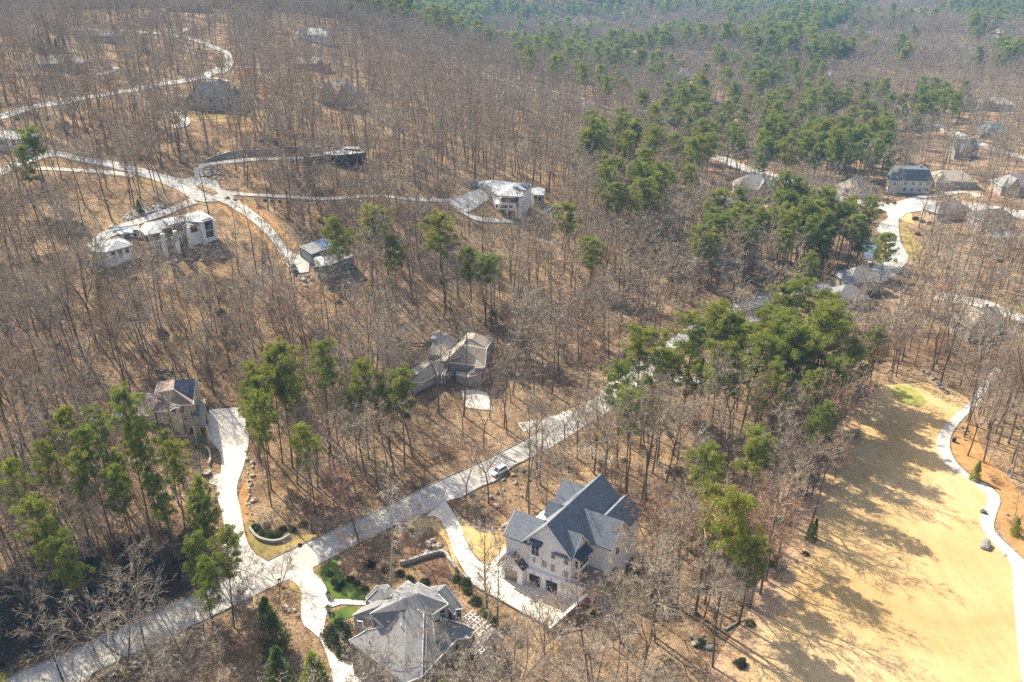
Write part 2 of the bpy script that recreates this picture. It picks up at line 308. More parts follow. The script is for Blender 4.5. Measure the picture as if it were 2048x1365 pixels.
# ------------------------------------------------------------------ occupancy masks (1 m cells)
MX0, MY0, MW, MH = -760, 40, 1520, 1060
MASK = {k: np.zeros((MH, MW), bool) for k in ('road', 'open', 'house')}
def mark(kind, x, y):
    i = (np.asarray(y)-MY0).astype(int).ravel(); j = (np.asarray(x)-MX0).astype(int).ravel(); ok = (i >= 0) & (i < MH) & (j >= 0) & (j < MW); MASK[kind][i[ok], j[ok]] = True
def dil(m, r):
    m = m.copy()
    for _ in range(r):
        n = m.copy(); n[1:] |= m[:-1]; n[:-1] |= m[1:]; n[:, 1:] |= m[:, :-1]; n[:, :-1] |= m[:, 1:]; m = n
    return m
def hit(m, x, y):
    i = (np.asarray(y)-MY0).astype(int); j = (np.asarray(x)-MX0).astype(int); ok = (i >= 0) & (i < MH) & (j >= 0) & (j < MW)
    return ok & m[np.clip(i, 0, MH-1), np.clip(j, 0, MW-1)]
# ------------------------------------------------------------------ draped sheets
def smooth_line(W_, n):
    W_ = np.array(W_, float); k = len(W_)
    if k == 2: t = np.linspace(0, 1, n)[:, None]; return W_[0]*(1-t)+W_[1]*t
    Q = np.vstack([2*W_[0]-W_[1], W_, 2*W_[-1]-W_[-2]]); out = []
    for i in range(k-1):
        p0, p1, p2, p3 = Q[i:i+4]; t = np.linspace(0, 1, 17)[:-1, None]
        out.append(.5*((2*p1)+(-p0+p2)*t+(2*p0-5*p1+4*p2-p3)*t*t+(-p0+3*p1-3*p2+p3)*t**3))
    out = np.vstack(out+[W_[-1:]]); s = np.concatenate([[0], np.cumsum(np.linalg.norm(np.diff(out, axis=0), axis=1))]); t = np.linspace(0, s[-1], n)
    return np.stack([np.interp(t, s, out[:, 0]), np.interp(t, s, out[:, 1])], -1)
def to_w(px): return [G(a, b)[:2] for a, b in px]
def loft_w(name, Lw, Rw, mat, off, mask='road', step=2.0, kind='structure', **k):
    if mat is M['drive'] and np.array(Lw)[:, 1].mean() > 195: mat = M['road']
    ln = max(sum(np.linalg.norm(np.diff(np.array(q), axis=0), axis=1)) for q in (Lw, Rw)); far = np.array(Lw)[:, 1].mean(); st_ = step*max(1, far/260)
    n = max(3, int(ln/st_)+1); A = smooth_line(Lw, n); B = smooth_line(Rw, n); wd = np.linalg.norm(A-B, axis=1).mean(); mcr = max(3, int(wd/st_)+2)
    t = np.linspace(0, 1, mcr)[None, :, None]; XY = A[:, None]*(1-t)+B[:, None]*t; Z = T(XY[..., 0], XY[..., 1])+off*.6*(1+np.maximum(0, XY[..., 1]-150)/260)
    V = np.concatenate([XY, Z[..., None]], -1); sk0 = V[:, :1].copy(); sk1 = V[:, -1:].copy(); sk0[..., 2] -= 1; sk1[..., 2] -= 1
    V = np.concatenate([sk0, V, sk1], 1); mc = mcr+2
    s = np.concatenate([[0], np.cumsum(np.linalg.norm(np.diff((A+B)/2, axis=0), axis=1))]); vv = np.linspace(0, wd, mcr); vv = np.concatenate([[0], vv, [wd]])
    uv = np.stack([np.repeat(s[:, None], mc, 1), np.repeat(vv[None]+.01, n, 0)], -1).reshape(-1, 2)
    idx = np.arange(n*mc).reshape(n, mc); q = np.stack([idx[:-1, :-1], idx[:-1, 1:], idx[1:, 1:], idx[1:, :-1]], -1).reshape(-1, 4)
    vf = V.reshape(-1, 3); a, b_, c_ = vf[q[len(q)//2][0]], vf[q[len(q)//2][1]], vf[q[len(q)//2][2]]
    if np.cross(b_-a, c_-a)[2] < 0: q = q[:, ::-1]
    me_ = mesh_np(name, vf, q, uv=uv); ed_ = np.repeat(np.minimum(vv, wd-vv)[None], n, 0).ravel(); me_.attributes.new('edge', 'FLOAT', 'POINT').data.foreach_set('value', ed_.astype(np.float32)); o = link(name, me_, mat); tag(o, kind=kind, **k)
    if mask:
        m2 = max(2, int(wd/.7)); n2 = int(ln/.7)+2; tt = np.linspace(0, 1, m2)[None, :, None]; a2 = smooth_line(Lw, n2)[:, None]; b2 = smooth_line(Rw, n2)[:, None]; g = a2*(1-tt)+b2*tt
        for mk in mask.split(','): mark(mk, g[..., 0], g[..., 1])
    return o
def loft(name, Lp, Rp, mat, off, mask='road', **k): return loft_w(name, to_w(Lp), to_w(Rp), mat, off, mask, **k)
def road_c(name, px, wd, mat, off, mask='road'):
    w = smooth_line(to_w(px), 40); d = np.gradient(w, axis=0); d /= np.linalg.norm(d, axis=1)[:, None]; nn = np.stack([-d[:, 1], d[:, 0]], -1)*wd/2
    return loft_w(name, w[::3]+nn[::3], w[::3]-nn[::3], mat, off, mask)
def kerb(px, flip=1, w=.16, h=.14):
    L = smooth_line(to_w(px), max(4, 8*len(px))); d = np.gradient(L, axis=0); d /= np.linalg.norm(d, axis=1)[:, None]; nn = np.stack([-d[:, 1], d[:, 0]], -1)*w/2*flip
    z = T(L[:, 0], L[:, 1]); far = 1+np.maximum(0, L[:, 1]-150)/260; z0 = z-.3; z1 = z+.1*far+h; k = len(L); V = []
    for s_, zz in ((-1, z0), (-1, z1), (1, z1), (1, z0)): V.append(np.concatenate([L+nn*s_, zz[:, None]], 1))
    V = np.stack(V, 1).reshape(-1, 3); i = np.arange(k-1)*4; q = np.concatenate([np.stack([i+a, i+b, i+b+4, i+a+4], -1) for a, b in ((0, 1), (1, 2), (2, 3))])
    tagk(link('kerb', mesh_np('kerb', V, q), M['road']), 'structure')
GZ = make_ground()
for yy_ in np.arange(44, 96, .7):
    xl_ = 27+.0*yy_; xs_ = np.arange(24, 78, .7); mark('open', xs_, np.full(len(xs_), yy_))
up1 = [(20,1356),(58,1338),(123,1311),(221,1267),(271,1244),(335,1215),(392,1190),(440,1166)]
lo1 = [(120,1400),(174,1366),(183,1351),(199,1341),(226,1328),(267,1308),(308,1291),(400,1245),(489,1203)]
loft('road', [(-520,1600),(-280,1492),(-60,1395)]+up1+[(500,1140),(535,1123),(578,1102),(621,1082),(690,1052),(756,1023),(812,994),(902,952),(945,933),(1013,900),(1059,876),(1120,842),(1185,800),(1225,760),(1275,722),(1340,680),(1391,643),(1446,617),(1497,598),(1526,592),(1570,582),(1629,568),(1690,556),(1735,540),(1758,528)],
     [(-400,1700),(-170,1570),(30,1445)]+lo1+[(549,1172),(600,1150),(625,1137),(678,1108),(730,1082),(776,1059),(812,1040),(850,1027),(893,1003),(926,994),(961,975),(995,960),(1023,936),(1054,920),(1095,899),(1150,866),(1207,830),(1262,795),(1310,745),(1352,700),(1406,664),(1440,645),(1479,628),(1552,604),(1590,593),(1650,582),(1720,572),(1775,560),(1806,538)], M['road'], .16, 'road')
loft('road', [(1745,535),(1768,515),(1774,490),(1770,476),(1755,462),(1760,448),(1775,438),(1772,424),(1745,416),(1676,404),(1615,380),(1553,363),(1485,343),(1416,315),(1385,306)], [(1790,545),(1812,528),(1816,513),(1803,490),(1798,465),(1797,445),(1799,430),(1799,420),(1780,408),(1740,403),(1690,395),(1630,372),(1560,352),(1490,331),(1420,303),(1392,297)], M['road'], .24, 'road')
loft('road', [(1799,440),(1827,425),(1929,421),(1990,430),(2060,442)], [(1790,405),(1826,400),(1895,404),(1950,408),(2060,425)], M['road'], .30, 'road')
road_c('driveway', [(1800,408),(1840,396),(1880,392),(1925,385),(1960,395)], 4, M['drive'], .34)
kerb(up1+[(450,1161)]); kerb(lo1[1:]); kerb([(535,1123),(578,1102),(621,1082),(690,1052),(756,1023),(812,994),(902,952),(945,933),(1013,900),(1059,876)]); kerb([(926,994),(961,975),(995,960),(1023,936),(1054,920),(1095,899)]); kerb([(678,1108),(730,1082),(776,1059),(812,1040)])
# driveway of the solar-roofed house on the left
loft('driveway', [(418,820),(415,850),(419,880),(440,905),(443,935),(439,958),(433,975),(436,1000),(443,1023),(449,1060),(447,1100),(452,1140),(470,1172)], [(482,815),(495,850),(498,880),(494,905),(486,938),(475,968),(474,990),(480,1012),(486,1045),(490,1070),(498,1092),(512,1110),(545,1130)], M['drive'], .21)
loft('driveway', [(418,968),(440,975)], [(420,955),(441,948)], M['drive'], .25)
# driveway of the grey hip roofed house
loft('driveway', [(560,1150),(582,1162),(598,1174),(603,1188),(602,1235),(612,1256),(635,1272),(650,1300),(662,1340),(668,1375)], [(625,1134),(622,1142),(632,1152),(646,1165),(655,1184),(657,1212),(651,1239),(648,1272),(654,1292),(668,1312),(700,1325),(740,1352)], M['drive'], .21)
loft('driveway', [(665,1315),(668,1345),(672,1380)], [(692,1332),(722,1326),(760,1372)], M['drive'], .25)
loft('path', [(655,1200),(690,1200),(740,1204)], [(658,1217),(672,1210),(735,1212)], M['whitep'] if 0 else M['drive'], .27)
# driveway of the white gabled house
loft('driveway', [(852,1034),(872,1034),(884,1045),(897,1075),(905,1102),(925,1137),(944,1166),(970,1182),(997,1196),(1032,1216),(1064,1234),(1111,1257)], [(890,1002),(897,1012),(912,1035),(923,1058),(935,1090),(956,1123),(976,1133),(995,1132),(1013,1143),(1040,1152),(1105,1178),(1180,1198)], M['drive'], .22)
loft('path', [(990,1135),(992,1127),(1004,1115),(1018,1100)], [(980,1128),(986,1120),(998,1108),(1012,1095)], M['drive'], .27)
loft('dry_lawn', [(905,1016),(918,1045),(930,1075),(950,1110),(972,1131)], [(930,1046),(965,1060),(1000,1062),(1015,1075),(1015,1096)], M['dry'], .12, 'open')
loft('dry_lawn', [(972,1131),(985,1126)], [(1015,1096),(1016,1100)], M['dry'], .12, 'open')
loft('dry_lawn', [(870,1060),(893,1085),(905,1120),(925,1150)], [(868,1046),(885,1048),(899,1085),(915,1125)], M['dry'], .13, 'open')
loft('dry_lawn', [(814,1060),(850,1052),(875,1062)], [(812,1043),(850,1036),(876,1042)], M['dry'], .11, 'open')
loft('verge', [(492,1050),(500,1090),(520,1112),(536,1119)], [(500,1035),(545,1065),(620,1070),(640,1070)], M['mixed'], .10, 'open')
loft('verge', [(484,975),(478,995),(484,1030),(494,1065)], [(496,960),(500,990),(502,1030),(520,1060)], M['litter'], .09, 'open')
loft('lawn', [(629,1144),(648,1162),(660,1196),(735,1203)], [(680,1110),(675,1135),(700,1165),(750,1200)], M['lawn'], .12, 'open')
loft('lawn', [(662,1224),(658,1250)], [(705,1212),(725,1228)], M['lawn'], .12, 'open')
loft('lawn', [(586,1164),(600,1172),(606,1192)], [(578,1172),(592,1186),(604,1230)], M['mixed'], .10, 'open')
loft('lawn', [(205,1345),(240,1328)], [(215,1360),(270,1345)], M['mixed'], .10, 'open')
loft('mulch_bed', [(830,1062),(860,1075),(880,1100),(905,1150)], [(770,1085),(800,1110),(840,1140),(880,1190)], M['mulch'], .07, None)
# golf hole
fl = [(1250,1800),(1300,1600),(1385,1420),(1420,1345),(1450,1290),(1500,1220),(1520,1160),(1575,1100),(1590,1030),(1630,980),(1650,920),(1680,870),(1690,830),(1730,795),(1765,772)]
loft('fairway', fl, FR := [(2120,1800),(2070,1600),(2046,1400),(2038,1291),(2028,1201),(2024,1133),(2002,1101),(1965,1061),(1963,1034),(1976,1002),(1968,984),(1932,960),(1891,930),(1873,899),(1878,867),(1905,836),(1938,804),(1900,780),(1850,766)], M['fair'], .12, None)
_fo = loft('fairway', [(p[0]+38, p[1]+4) for p in fl], FR, M['fair'], .12, 'open'); bpy.data.objects.remove(_fo)
gc = P(1817, 790, 1)[:2]; a_ = np.linspace(-math.pi, 0, 14); rr = [8.2, 6.6]
gl = [(gc[0]+rr[0]*.5*math.cos(t), gc[1]+rr[1]*1.0*math.sin(t)) for t in a_]; 
loft_w('golf_green', [(gc[0]+3.6*math.cos(t), gc[1]+5.2*math.sin(t)) for t in np.linspace(math.pi*1.48, math.pi*.52, 12)], [(gc[0]+3.6*math.cos(t), gc[1]+5.2*math.sin(t)) for t in np.linspace(-math.pi*.48, math.pi*.48, 12)], M['green'], .2, 'open')
loft('cart_path', [(1990,735),(1962,770),(1943,800),(1905,836),(1878,867),(1873,899),(1891,930),(1932,960),(1968,984),(1974,1002),(1961,1034),(1963,1061),(1999,1101),(2022,1133),(2026,1201),(2035,1291),(2048,1400),(2075,1600),(2130,1800)],
     [(2003,742),(1978,775),(1957,808),(1920,845),(1900,881),(1907,917),(1941,953),(1981,975),(2001,1000),(1990,1038),(1990,1065),(2031,1106),(2056,1133),(2066,1201),(2080,1291),(2100,1400),(2135,1600),(2200,1800)], M['path'], .2, 'road')
loft('mulch_bed', [(1918,850),(1903,881),(1910,915),(1943,950),(1985,973),(2004,1000),(1995,1040),(2033,1100),(2062,1130)], [(1950,840),(1955,875),(1975,915),(2010,950),(2040,985),(2060,1010),(2070,1040),(2090,1090),(2110,1120)], M['litter'], .08, None)
# hillside roads
loft('road', [(-20,345),(82,301),(164,315),(219,323),(273,334),(328,350),(364,359),(391,354),(430,362),(440,377)], [(-20,362),(95,316),(150,322),(202,332),(262,348),(314,364),(353,380),(382,398),(410,405),(437,403)], M['drive'], .2)
loft('road', [(425,370),(445,380),(480,404),(506,423),(533,445),(556,472),(578,500),(598,520)], [(400,400),(437,403),(478,426),(514,452),(544,484),(560,508),(580,540),(592,552)], M['drive'], .26)
loft('driveway', [(578,505),(600,512),(620,520)], [(582,545),(600,548),(618,545)], M['drive'], .32)
loft('driveway', [(391,356),(388,343),(394,335),(410,328),(465,321),(560,316),(612,315)], [(408,353),(404,343),(408,337),(437,330),(480,326),(560,321),(612,320)], M['drive'], .26)
loft('driveway', [(430,380),(465,384),(508,389),(560,391),(607,394),(663,396),(720,392),(776,392),(833,398),(890,400)], [(438,392),(465,392),(508,394),(560,397),(607,400),(663,402),(720,397),(776,397),(833,404),(890,406)], M['drive'], .3)
loft('driveway', [(888,400),(925,392),(960,380),(978,386),(979,396)], [(888,407),(905,415),(925,428),(948,420),(978,400)], M['drive'], .34)
loft('driveway', [(905,412),(930,428),(970,437),(1027,443)], [(920,426),(945,440),(975,446),(1027,448)], M['drive'], .38)
loft('driveway', [(382,397),(355,410),(328,421),(273,440),(219,459),(191,473),(175,494),(180,506)], [(396,408),(365,418),(339,430),(290,446),(240,468),(215,480),(205,495),(212,508)], M['drive'], .3)
loft('verge', [(164,336),(220,345),(270,352),(330,370)], [(160,344),(220,352),(268,359),(350,384)], M['mixed'], .12, 'open')
road_c('path', [(60,338),(160,342),(268,352)], 2.6, M['drive'], .2, None)
loft('verge', [(437,406),(478,430),(514,456),(544,488),(575,530)], [(430,410),(470,436),(505,462),(535,492),(565,535)], M['litter'], .1, 'open')
loft('verge', [(470,403),(506,420),(536,443),(560,470),(585,500)], [(476,399),(512,415),(543,438),(570,466),(600,498)], M['litter'], .1, 'open')
road_c('road', [(-20,240),(27,227),(103,209),(171,197),(239,185),(284,178),(342,167),(393,159),(417,150),(444,137)], 5.5, M['drive'], .26)
loft('road', [(425,150),(445,138),(452,125),(447,108),(430,101),(405,90),(374,80),(340,73),(297,68)], [(450,148),(466,135),(467,122),(460,107),(442,98),(412,86),(380,76),(342,70),(297,65)], M['drive'], .3)
road_c('road', [(300,67),(226,62),(160,60),(110,60)], 5, M['drive'], .26)
road_c('driveway', [(342,73),(360,67),(376,58)], 4, M['drive'], .3)
road_c('driveway', [(460,135),(500,136),(564,137)], 3.2, M['drive'], .26); road_c('driveway', [(400,157),(430,158),(462,165)], 3, M['drive'], .26)
road_c('driveway', [(332,222),(352,227),(366,238),(368,249),(345,257)], 4, M['drive'], .26); road_c('driveway', [(186,151),(212,149),(225,142),(230,135)], 4, M['drive'], .26)
loft('lawn', [(380,232),(430,228),(530,226)], [(400,240),(440,238),(530,232)], M['mixed'], .15, None)
# valley roads
loft('road', [(1160,205),(1164,225),(1172,242),(1195,258),(1240,268)], [(1176,205),(1182,225),(1190,238),(1210,250),(1250,260)], M['drive'], .26)
road_c('road', [(1060,170),(1090,180),(1130,190),(1170,200)], 5, M['drive'], .26); road_c('driveway', [(950,140),(990,158),(1050,172)], 5, M['drive'], .26)
loft('driveway', [(1352,170),(1362,185),(1370,205)], [(1370,168),(1380,182),(1384,205)], M['drive'], .26); road_c('driveway', [(1360,172),(1385,170),(1400,172)], 4, M['drive'], .3)
loft('road', [(1870,585),(1920,592),(1985,606),(2060,638)], [(1865,600),(1910,606),(1975,620),(2060,655)], M['road'], .2)
loft('driveway', [(1479,637),(1510,634),(1550,632)], [(1479,647),(1510,645),(1550,642)], M['drive'], .3)
road_c('driveway', [(1230,765),(1300,757),(1350,757),(1420,768)], 4.5, M['drive'], .22)
road_c('driveway', [(1640,570),(1670,592),(1700,590)], 6, M['drive'], .3); road_c('driveway', [(1200,805),(1100,845),(1040,855)], 3.5, M['drive'], .14)
loft('driveway', [(922,782),(950,780),(975,787)], [(930,815),(960,820),(985,822)], M['drive'], .2)
road_c('driveway', [(1860,235),(1890,260),(1915,280)], 6, M['drive'], .3); road_c('driveway', [(1900,95),(1960,100),(2020,105)], 6, M['drive'], .3)
road_c('road', [(1850,248),(1900,262),(1990,300),(2060,320)], 6, M['road'], .3)
loft('lawn', [(1821,520),(1812,500),(1800,462),(1806,440)], [(1850,520),(1845,495),(1818,462),(1815,446)], M['mixed'], .14, 'open')
loft('dry_lawn', [(1802,440),(1802,425)], [(1828,450),(1822,425)], M['dry'], .14, 'open')
loft('dry_lawn', [(1745,540),(1752,515),(1760,490)], [(1762,545),(1770,515),(1768,492)], M['mixed'], .12, 'open')
loft('mulch_bed', [(1680,411),(1720,420),(1750,440)], [(1700,408),(1755,415),(1776,434)], M['mulch'], .12, 'open')
loft('dry_lawn', [(1480,418),(1500,432),(1530,430)], [(1490,408),(1530,408),(1560,405)], M['dry'], .12, 'open')
loft('dry_lawn', [(1105,402),(1120,425)], [(1120,402),(1135,410)], M['dry'], .16, 'open')
loft('pond', [(1712,478),(1722,500),(1735,522)], [(1735,474),(1754,490),(1757,510)], M['pond'], .16, 'open')
loft('verge', [(1990,603),(2060,630)], [(2000,597),(2060,615)], M['mixed'], .14, 'open')
# ------------------------------------------------------------------ white gabled house (hero)
def wall_window(fr, u, h, w, hh, v=0., mat='glassb', parent=None, name='window', frame='trim', muntin=1, ax='u', d=-1):
    """window centred at (u,h) on the plane v (ax='u': runs along u) ; d = outward direction"""
    def q(a, b, c): return fr(a, b, c) if ax == 'u' else fr(b, a, c)
    t = .07; m = MB()
    for x0, x1, z0, z1 in ((u-w/2-t, u-w/2+.03, h-hh/2-t, h+hh/2+t), (u+w/2-.03, u+w/2+t, h-hh/2-t, h+hh/2+t), (u-w/2+.03, u+w/2-.03, h+hh/2-.02, h+hh/2+t), (u-w/2+.03, u+w/2-.03, h-hh/2-t, h-hh/2+.02)):
        m.prism([q(x0, v+d*.07, z0), q(x1, v+d*.07, z0), q(x1, v-d*.05, z0), q(x0, v-d*.05, z0)], [q(x0, v+d*.07, z1), q(x1, v+d*.07, z1), q(x1, v-d*.05, z1), q(x0, v-d*.05, z1)])
    for k in range(muntin):
        x = u-w/2+w*(k+1)/(muntin+1); m.prism([q(x-.025, v+d*.05, h-hh/2), q(x+.025, v+d*.05, h-hh/2), q(x+.025, v, h-hh/2), q(x-.025, v, h-hh/2)], [q(x-.025, v+d*.05, h+hh/2), q(x+.025, v+d*.05, h+hh/2), q(x+.025, v, h+hh/2), q(x-.025, v, h+hh/2)])
    z = h+hh*.08; m.prism([q(u-w/2, v+d*.045, z), q(u+w/2, v+d*.045, z), q(u+w/2, v, z), q(u-w/2, v, z)], [q(u-w/2, v+d*.045, z+.05), q(u+w/2, v+d*.045, z+.05), q(u+w/2, v, z+.05), q(u-w/2, v, z+.05)])
    o = m.build(name, M[frame], parent); g = MB()
    g.prism([q(u-w/2, v+d*.02, h-hh/2), q(u+w/2, v+d*.02, h-hh/2), q(u+w/2, v-d*.1, h-hh/2), q(u-w/2, v-d*.1, h-hh/2)], [q(u-w/2, v+d*.02, h+hh/2), q(u+w/2, v+d*.02, h+hh/2), q(u+w/2, v-d*.1, h+hh/2), q(u-w/2, v-d*.1, h+hh/2)])
    g.build('pane', M[mat], o); return o
def gable(fr, roofm, wallm, u0, u1, v0, v1, base, eave, ridge, axis, over=.35, th=.22, name=True):
    """adds a gabled block: axis 'u' or 'v' is the ridge direction. Walls to wallm, roof slabs to roofm (MB)"""
    g = (lambda a, b, c: fr(a, b, c)) if axis == 'v' else (lambda a, b, c: fr(b, a, c))
    a0, a1, b0, b1 = (u0, u1, v0, v1) if axis == 'v' else (v0, v1, u0, u1)
    am = (a0+a1)/2; sl = (ridge-eave)/(am-a0)
    for bb, bt in ((b0, b0+.01), (b1-.01, b1)):
        pass
    wallm.prism([g(a0, b0, base), g(a1, b0, base), g(a1, b0, eave), g(am, b0, ridge-.02), g(a0, b0, eave)], [g(a0, b1, base), g(a1, b1, base), g(a1, b1, eave), g(am, b1, ridge-.02), g(a0, b1, eave)])
    for s in (-1, 1):
        e = am+s*(am-a0+over); ze = eave-sl*over
        lo = [g(am, b0-over, ridge), g(e, b0-over, ze), g(e, b1+over, ze), g(am, b1+over, ridge)]
        roofm.prism(lo, [np.array(p)+np.array([0, 0, th]) for p in lo])
def rake_trim(par, fr, a0, a1, b, eave, ridge, axis, over=.35, side=-1):
    m = MB()
    g = (lambda a, b_, c: fr(a, b_, c)) if axis == 'v' else (lambda a, b_, c: fr(b_, a, c))
    am = (a0+a1)/2; sl = (ridge-eave)/(am-a0); y0 = b+side*over; y1 = y0+side*.06
    for s in (-1, 1):
        e = am+s*(am-a0+over); ze = eave-sl*over
        m.prism([g(am, y0, ridge-.12), g(e, y0, ze-.12), g(e, y0, ze+.2), g(am, y0, ridge+.2)], [g(am, y1, ridge-.12), g(e, y1, ze-.12), g(e, y1, ze+.2), g(am, y1, ridge+.2)])
    m.build('rake_trim', M['trim'], par)
def white_house():
    A = P(900+385*.2931, 900+840*.2931); B = P(900+815*.2931, 900+1005*.2931); u = (B-A)/np.linalg.norm(B-A); v = np.array([-u[1], u[0], 0])
    v2 = v*.99+u*.139
    fr = lambda U, V, h: u*U+v2*V+np.array([0, 0, h])
    H = empty('white_house', A, label='large white board sided house with steep slate grey gables and two dark garage doors', cat='house')
    w = MB(); rf = MB(); tr = MB()
    gable(fr, rf, w, 3.6, 12.3, 0, 17.5, -1, 9.0, 14.0, 'v'); rake_trim(H, fr, 3.6, 12.3, 0, 9.0, 14.0, 'v')
    gable(fr, rf, w, -.05, 5.2, .02, 6.3, -1, 8.7, 11.7, 'u'); rake_trim(H, fr, .02, 6.3, -.05, 8.7, 11.7, 'u')
    gable(fr, rf, w, 2.0, 6.5, 11.9, 18.1, -1, 8.9, 12.1, 'u', ); gable(fr, rf, w, 3.2, 6.0, 6.9, 9.3, 5, 10.0, 12.0, 'u', .2)
    gable(fr, rf, w, 9.5, 16.6, 5.6, 11.6, -1, 8.7, 12.4, 'u'); rake_trim(H, fr, 5.6, 11.6, 16.6, 8.7, 12.4, 'u', side=1)
    gable(fr, rf, w, 9.8, 12.45, .03, 5.0, -1, 8.7, 11.9, 'u'); rake_trim(H, fr, .03, 5.0, 12.45, 8.7, 11.9, 'u', side=1)
    gable(fr, rf, w, 10.4, 15.9, 10.5, 17.2, -1, 8.4, 11.4, 'v', .3)
    # screened porch bay on the right
    w.box((12.45, 1.0, 3.2), (13.4, 4.2, 7.9), fr)
    wo = w.build('wall', M['white'], H); ro = rf.build('roof', M['shin'], H)
    mt = MB(); mt.prism([fr(12.4, .7, 8.5), fr(14.0, .7, 7.75), fr(14.0, 4.5, 7.75), fr(12.4, 4.5, 8.5)], [fr(12.4, .7, 8.8), fr(14.0, .7, 8.0), fr(14.0, 4.5, 8.0), fr(12.4, 4.5, 8.8)])
    mt.prism([fr(4.7, -.9, 9.25), fr(7.2, -.9, 9.25), fr(7.2, .05, 9.7), fr(4.7, .05, 9.7)], [fr(5.0, -.75, 9.5), fr(6.9, -.75, 9.5), fr(6.9, .05, 9.95), fr(5.0, .05, 9.95)])
    mt.build('canopy', M['metal'], H)
    for hh, z0 in ((1.75, 6.6), (1.5, 4.3)):
        wall_window(fr, 2.6, z0, 2.7, hh*1.0, 13.4, 'dark', H, 'screen', 'trim', 2, 'v', 1)
        wall_window(fr, 12.95, z0, .6, hh, 1.0, 'dark', H, 'screen', 'trim', 0, 'u', -1)
    # box bay and windows
    bx = MB(); bx.box((5.05, -.4, 6.3), (6.9, .05, 9.2), fr); bx.build('bay', M['whitep'], H)
    wall_window(fr, 5.97, 7.85, 1.45, 2.1, -.4, 'glass', H, muntin=1)
    for x, z, a, b in ((9.15, 7.9, .75, 1.4), (11.6, 7.6, .85, 1.5), (5.55, 5.5, .5, 1.25), (7.5, 5.3, 1.0, 1.4), (9.15, 5.1, .75, 1.5), (11.7, 4.8, .85, 1.4)): wall_window(fr, x, z, a, b, 0, 'glassb', H, muntin=1 if a > .9 else 0)
    wall_window(fr, 8.0, 6.5, 1.3, 1.6, 16.6, 'glass', H, 'window', 'trim', 1, 'v', 1)
    # lower garage front, proud of the wall above, with a ledge
    g = MB(); t = .38
    cols = [(4.3, 4.75), (7.0, 8.05), (10.3, 12.4)]
    for a, b in cols: g.box((a, -t, -1), (b, -.003, 3.1), fr)
    for a, b in ((4.75, 7.0), (8.05, 10.3)): g.box((a, -t, 2.35), (b, -.003, 3.1), fr)
    g.build('garage_front', M['whitep'], H); lg = MB(); lg.box((4.25, -t-.12, 3.1), (12.45, -.003, 3.28), fr); lg.build('ledge', M['trim'], H)
    for a, b in ((4.75, 7.0), (8.05, 10.3)):
        d = MB(); d.box((a, -.16, -.3), (b, -.006, 2.35), fr); do = d.build('garage_door', M['garage'], H); r_ = MB()
        for k in range(1, 4): r_.box((a+.03, -.18, k*.56), (b-.03, -.165, k*.56+.03), fr)
        r_.build('door_rail', M['dark'], do)
    # gabled garage porch at the left
    w2 = MB(); r2 = MB(); t2 = MB()
    w2.prism([fr(-.1, -1.35, -1), fr(.55, -1.35, -1), fr(.55, -1.35, 2.6), fr(3.1, -1.35, 2.6), fr(3.1, -1.35, -1), fr(4.1, -1.35, -1), fr(4.1, -1.35, 3.7), fr(2.0, -1.35, 5.7), fr(-.1, -1.35, 3.7)],
             [fr(-.1, -1.0, -1), fr(.55, -1.0, -1), fr(.55, -1.0, 2.6), fr(3.1, -1.0, 2.6), fr(3.1, -1.0, -1), fr(4.1, -1.0, -1), fr(4.1, -1.0, 3.7), fr(2.0, -1.0, 5.7), fr(-.1, -1.0, 3.7)])
    w2.box((-.1, -1.0, -1), (.2, 0.03, 3.6), fr); w2.box((3.8, -1.0, -1), (4.1, 0.03, 3.6), fr)
    w2.build('porch_wall', M['whitep'], H)
    for s in (-1, 1):
        lo = [fr(2.0, -1.7, 5.75), fr(2.0+s*2.45, -1.7, 3.4), fr(2.0+s*2.45, .1, 3.4), fr(2.0, .1, 5.75)]; r2.prism(lo, [p+np.array([0, 0, .16]) for p in lo])
    r2.build('porch_roof', M['metal'], H)
    d = MB(); d.box((.55, -1.08, -.3), (3.1, -1.02, 2.6), fr); d.build('garage_door', M['glassb'], H)
    for x, z in ((2.0, 3.2), (5.9, 2.85), (9.2, 2.85), (12.0, 3.7)):
        yy = -1.35 if x < 4 else (-t if z < 3 else -.0); l = MB(); l.cyl(fr(x, yy-.22, z-.12), fr(x, yy-.22, z+.14), .11, .05, 6); l.bar(fr(x, yy, z+.12), fr(x, yy-.24, z+.16), .05); l.build('wall_lamp', M['dark'], H)
    for q0, q1 in (((12.25, -.47, 0), (12.25, -.47, 3.1)), ((4.45, -.1, 3.3), (4.45, -.1, 8.4))): dp = MB(); dp.cyl(fr(*q0), fr(*q1), .05, n=6); dp.build('downpipe', M['trim'], H)
    for x, y, z in ((10.2, 8.0, 11.6), (9.9, 6.6, 11.9), (14.2, 13.6, 10.6)): vp = MB(); vp.cyl(fr(x, y, z-.6), fr(x, y, z+.5), .09, n=6); vp.build('vent_pipe', M['dark'], H)
    ds = MB(); ds.box((1.2, 6.3, 0), (3.5, 9.5, 8.4), fr); ds.build('back_porch', M['whitep'], H)
    # raised terrace, retaining wall, stairs
    tw = empty('retaining_wall', A, label='white capped brick retaining wall edging the raised terrace beside the garage', cat='wall')
    c = MB(); c.box((12.42, -.42, -1.5), (15.4, -.12, 3.35), fr); c.build('white_face', M['whitep'], tw)
    k = MB(); pts = [((16.3, -1.2), 3.5), ((15.2, -4.4), 2.1), ((13.9, -8.6), .6)]
    cap = MB()
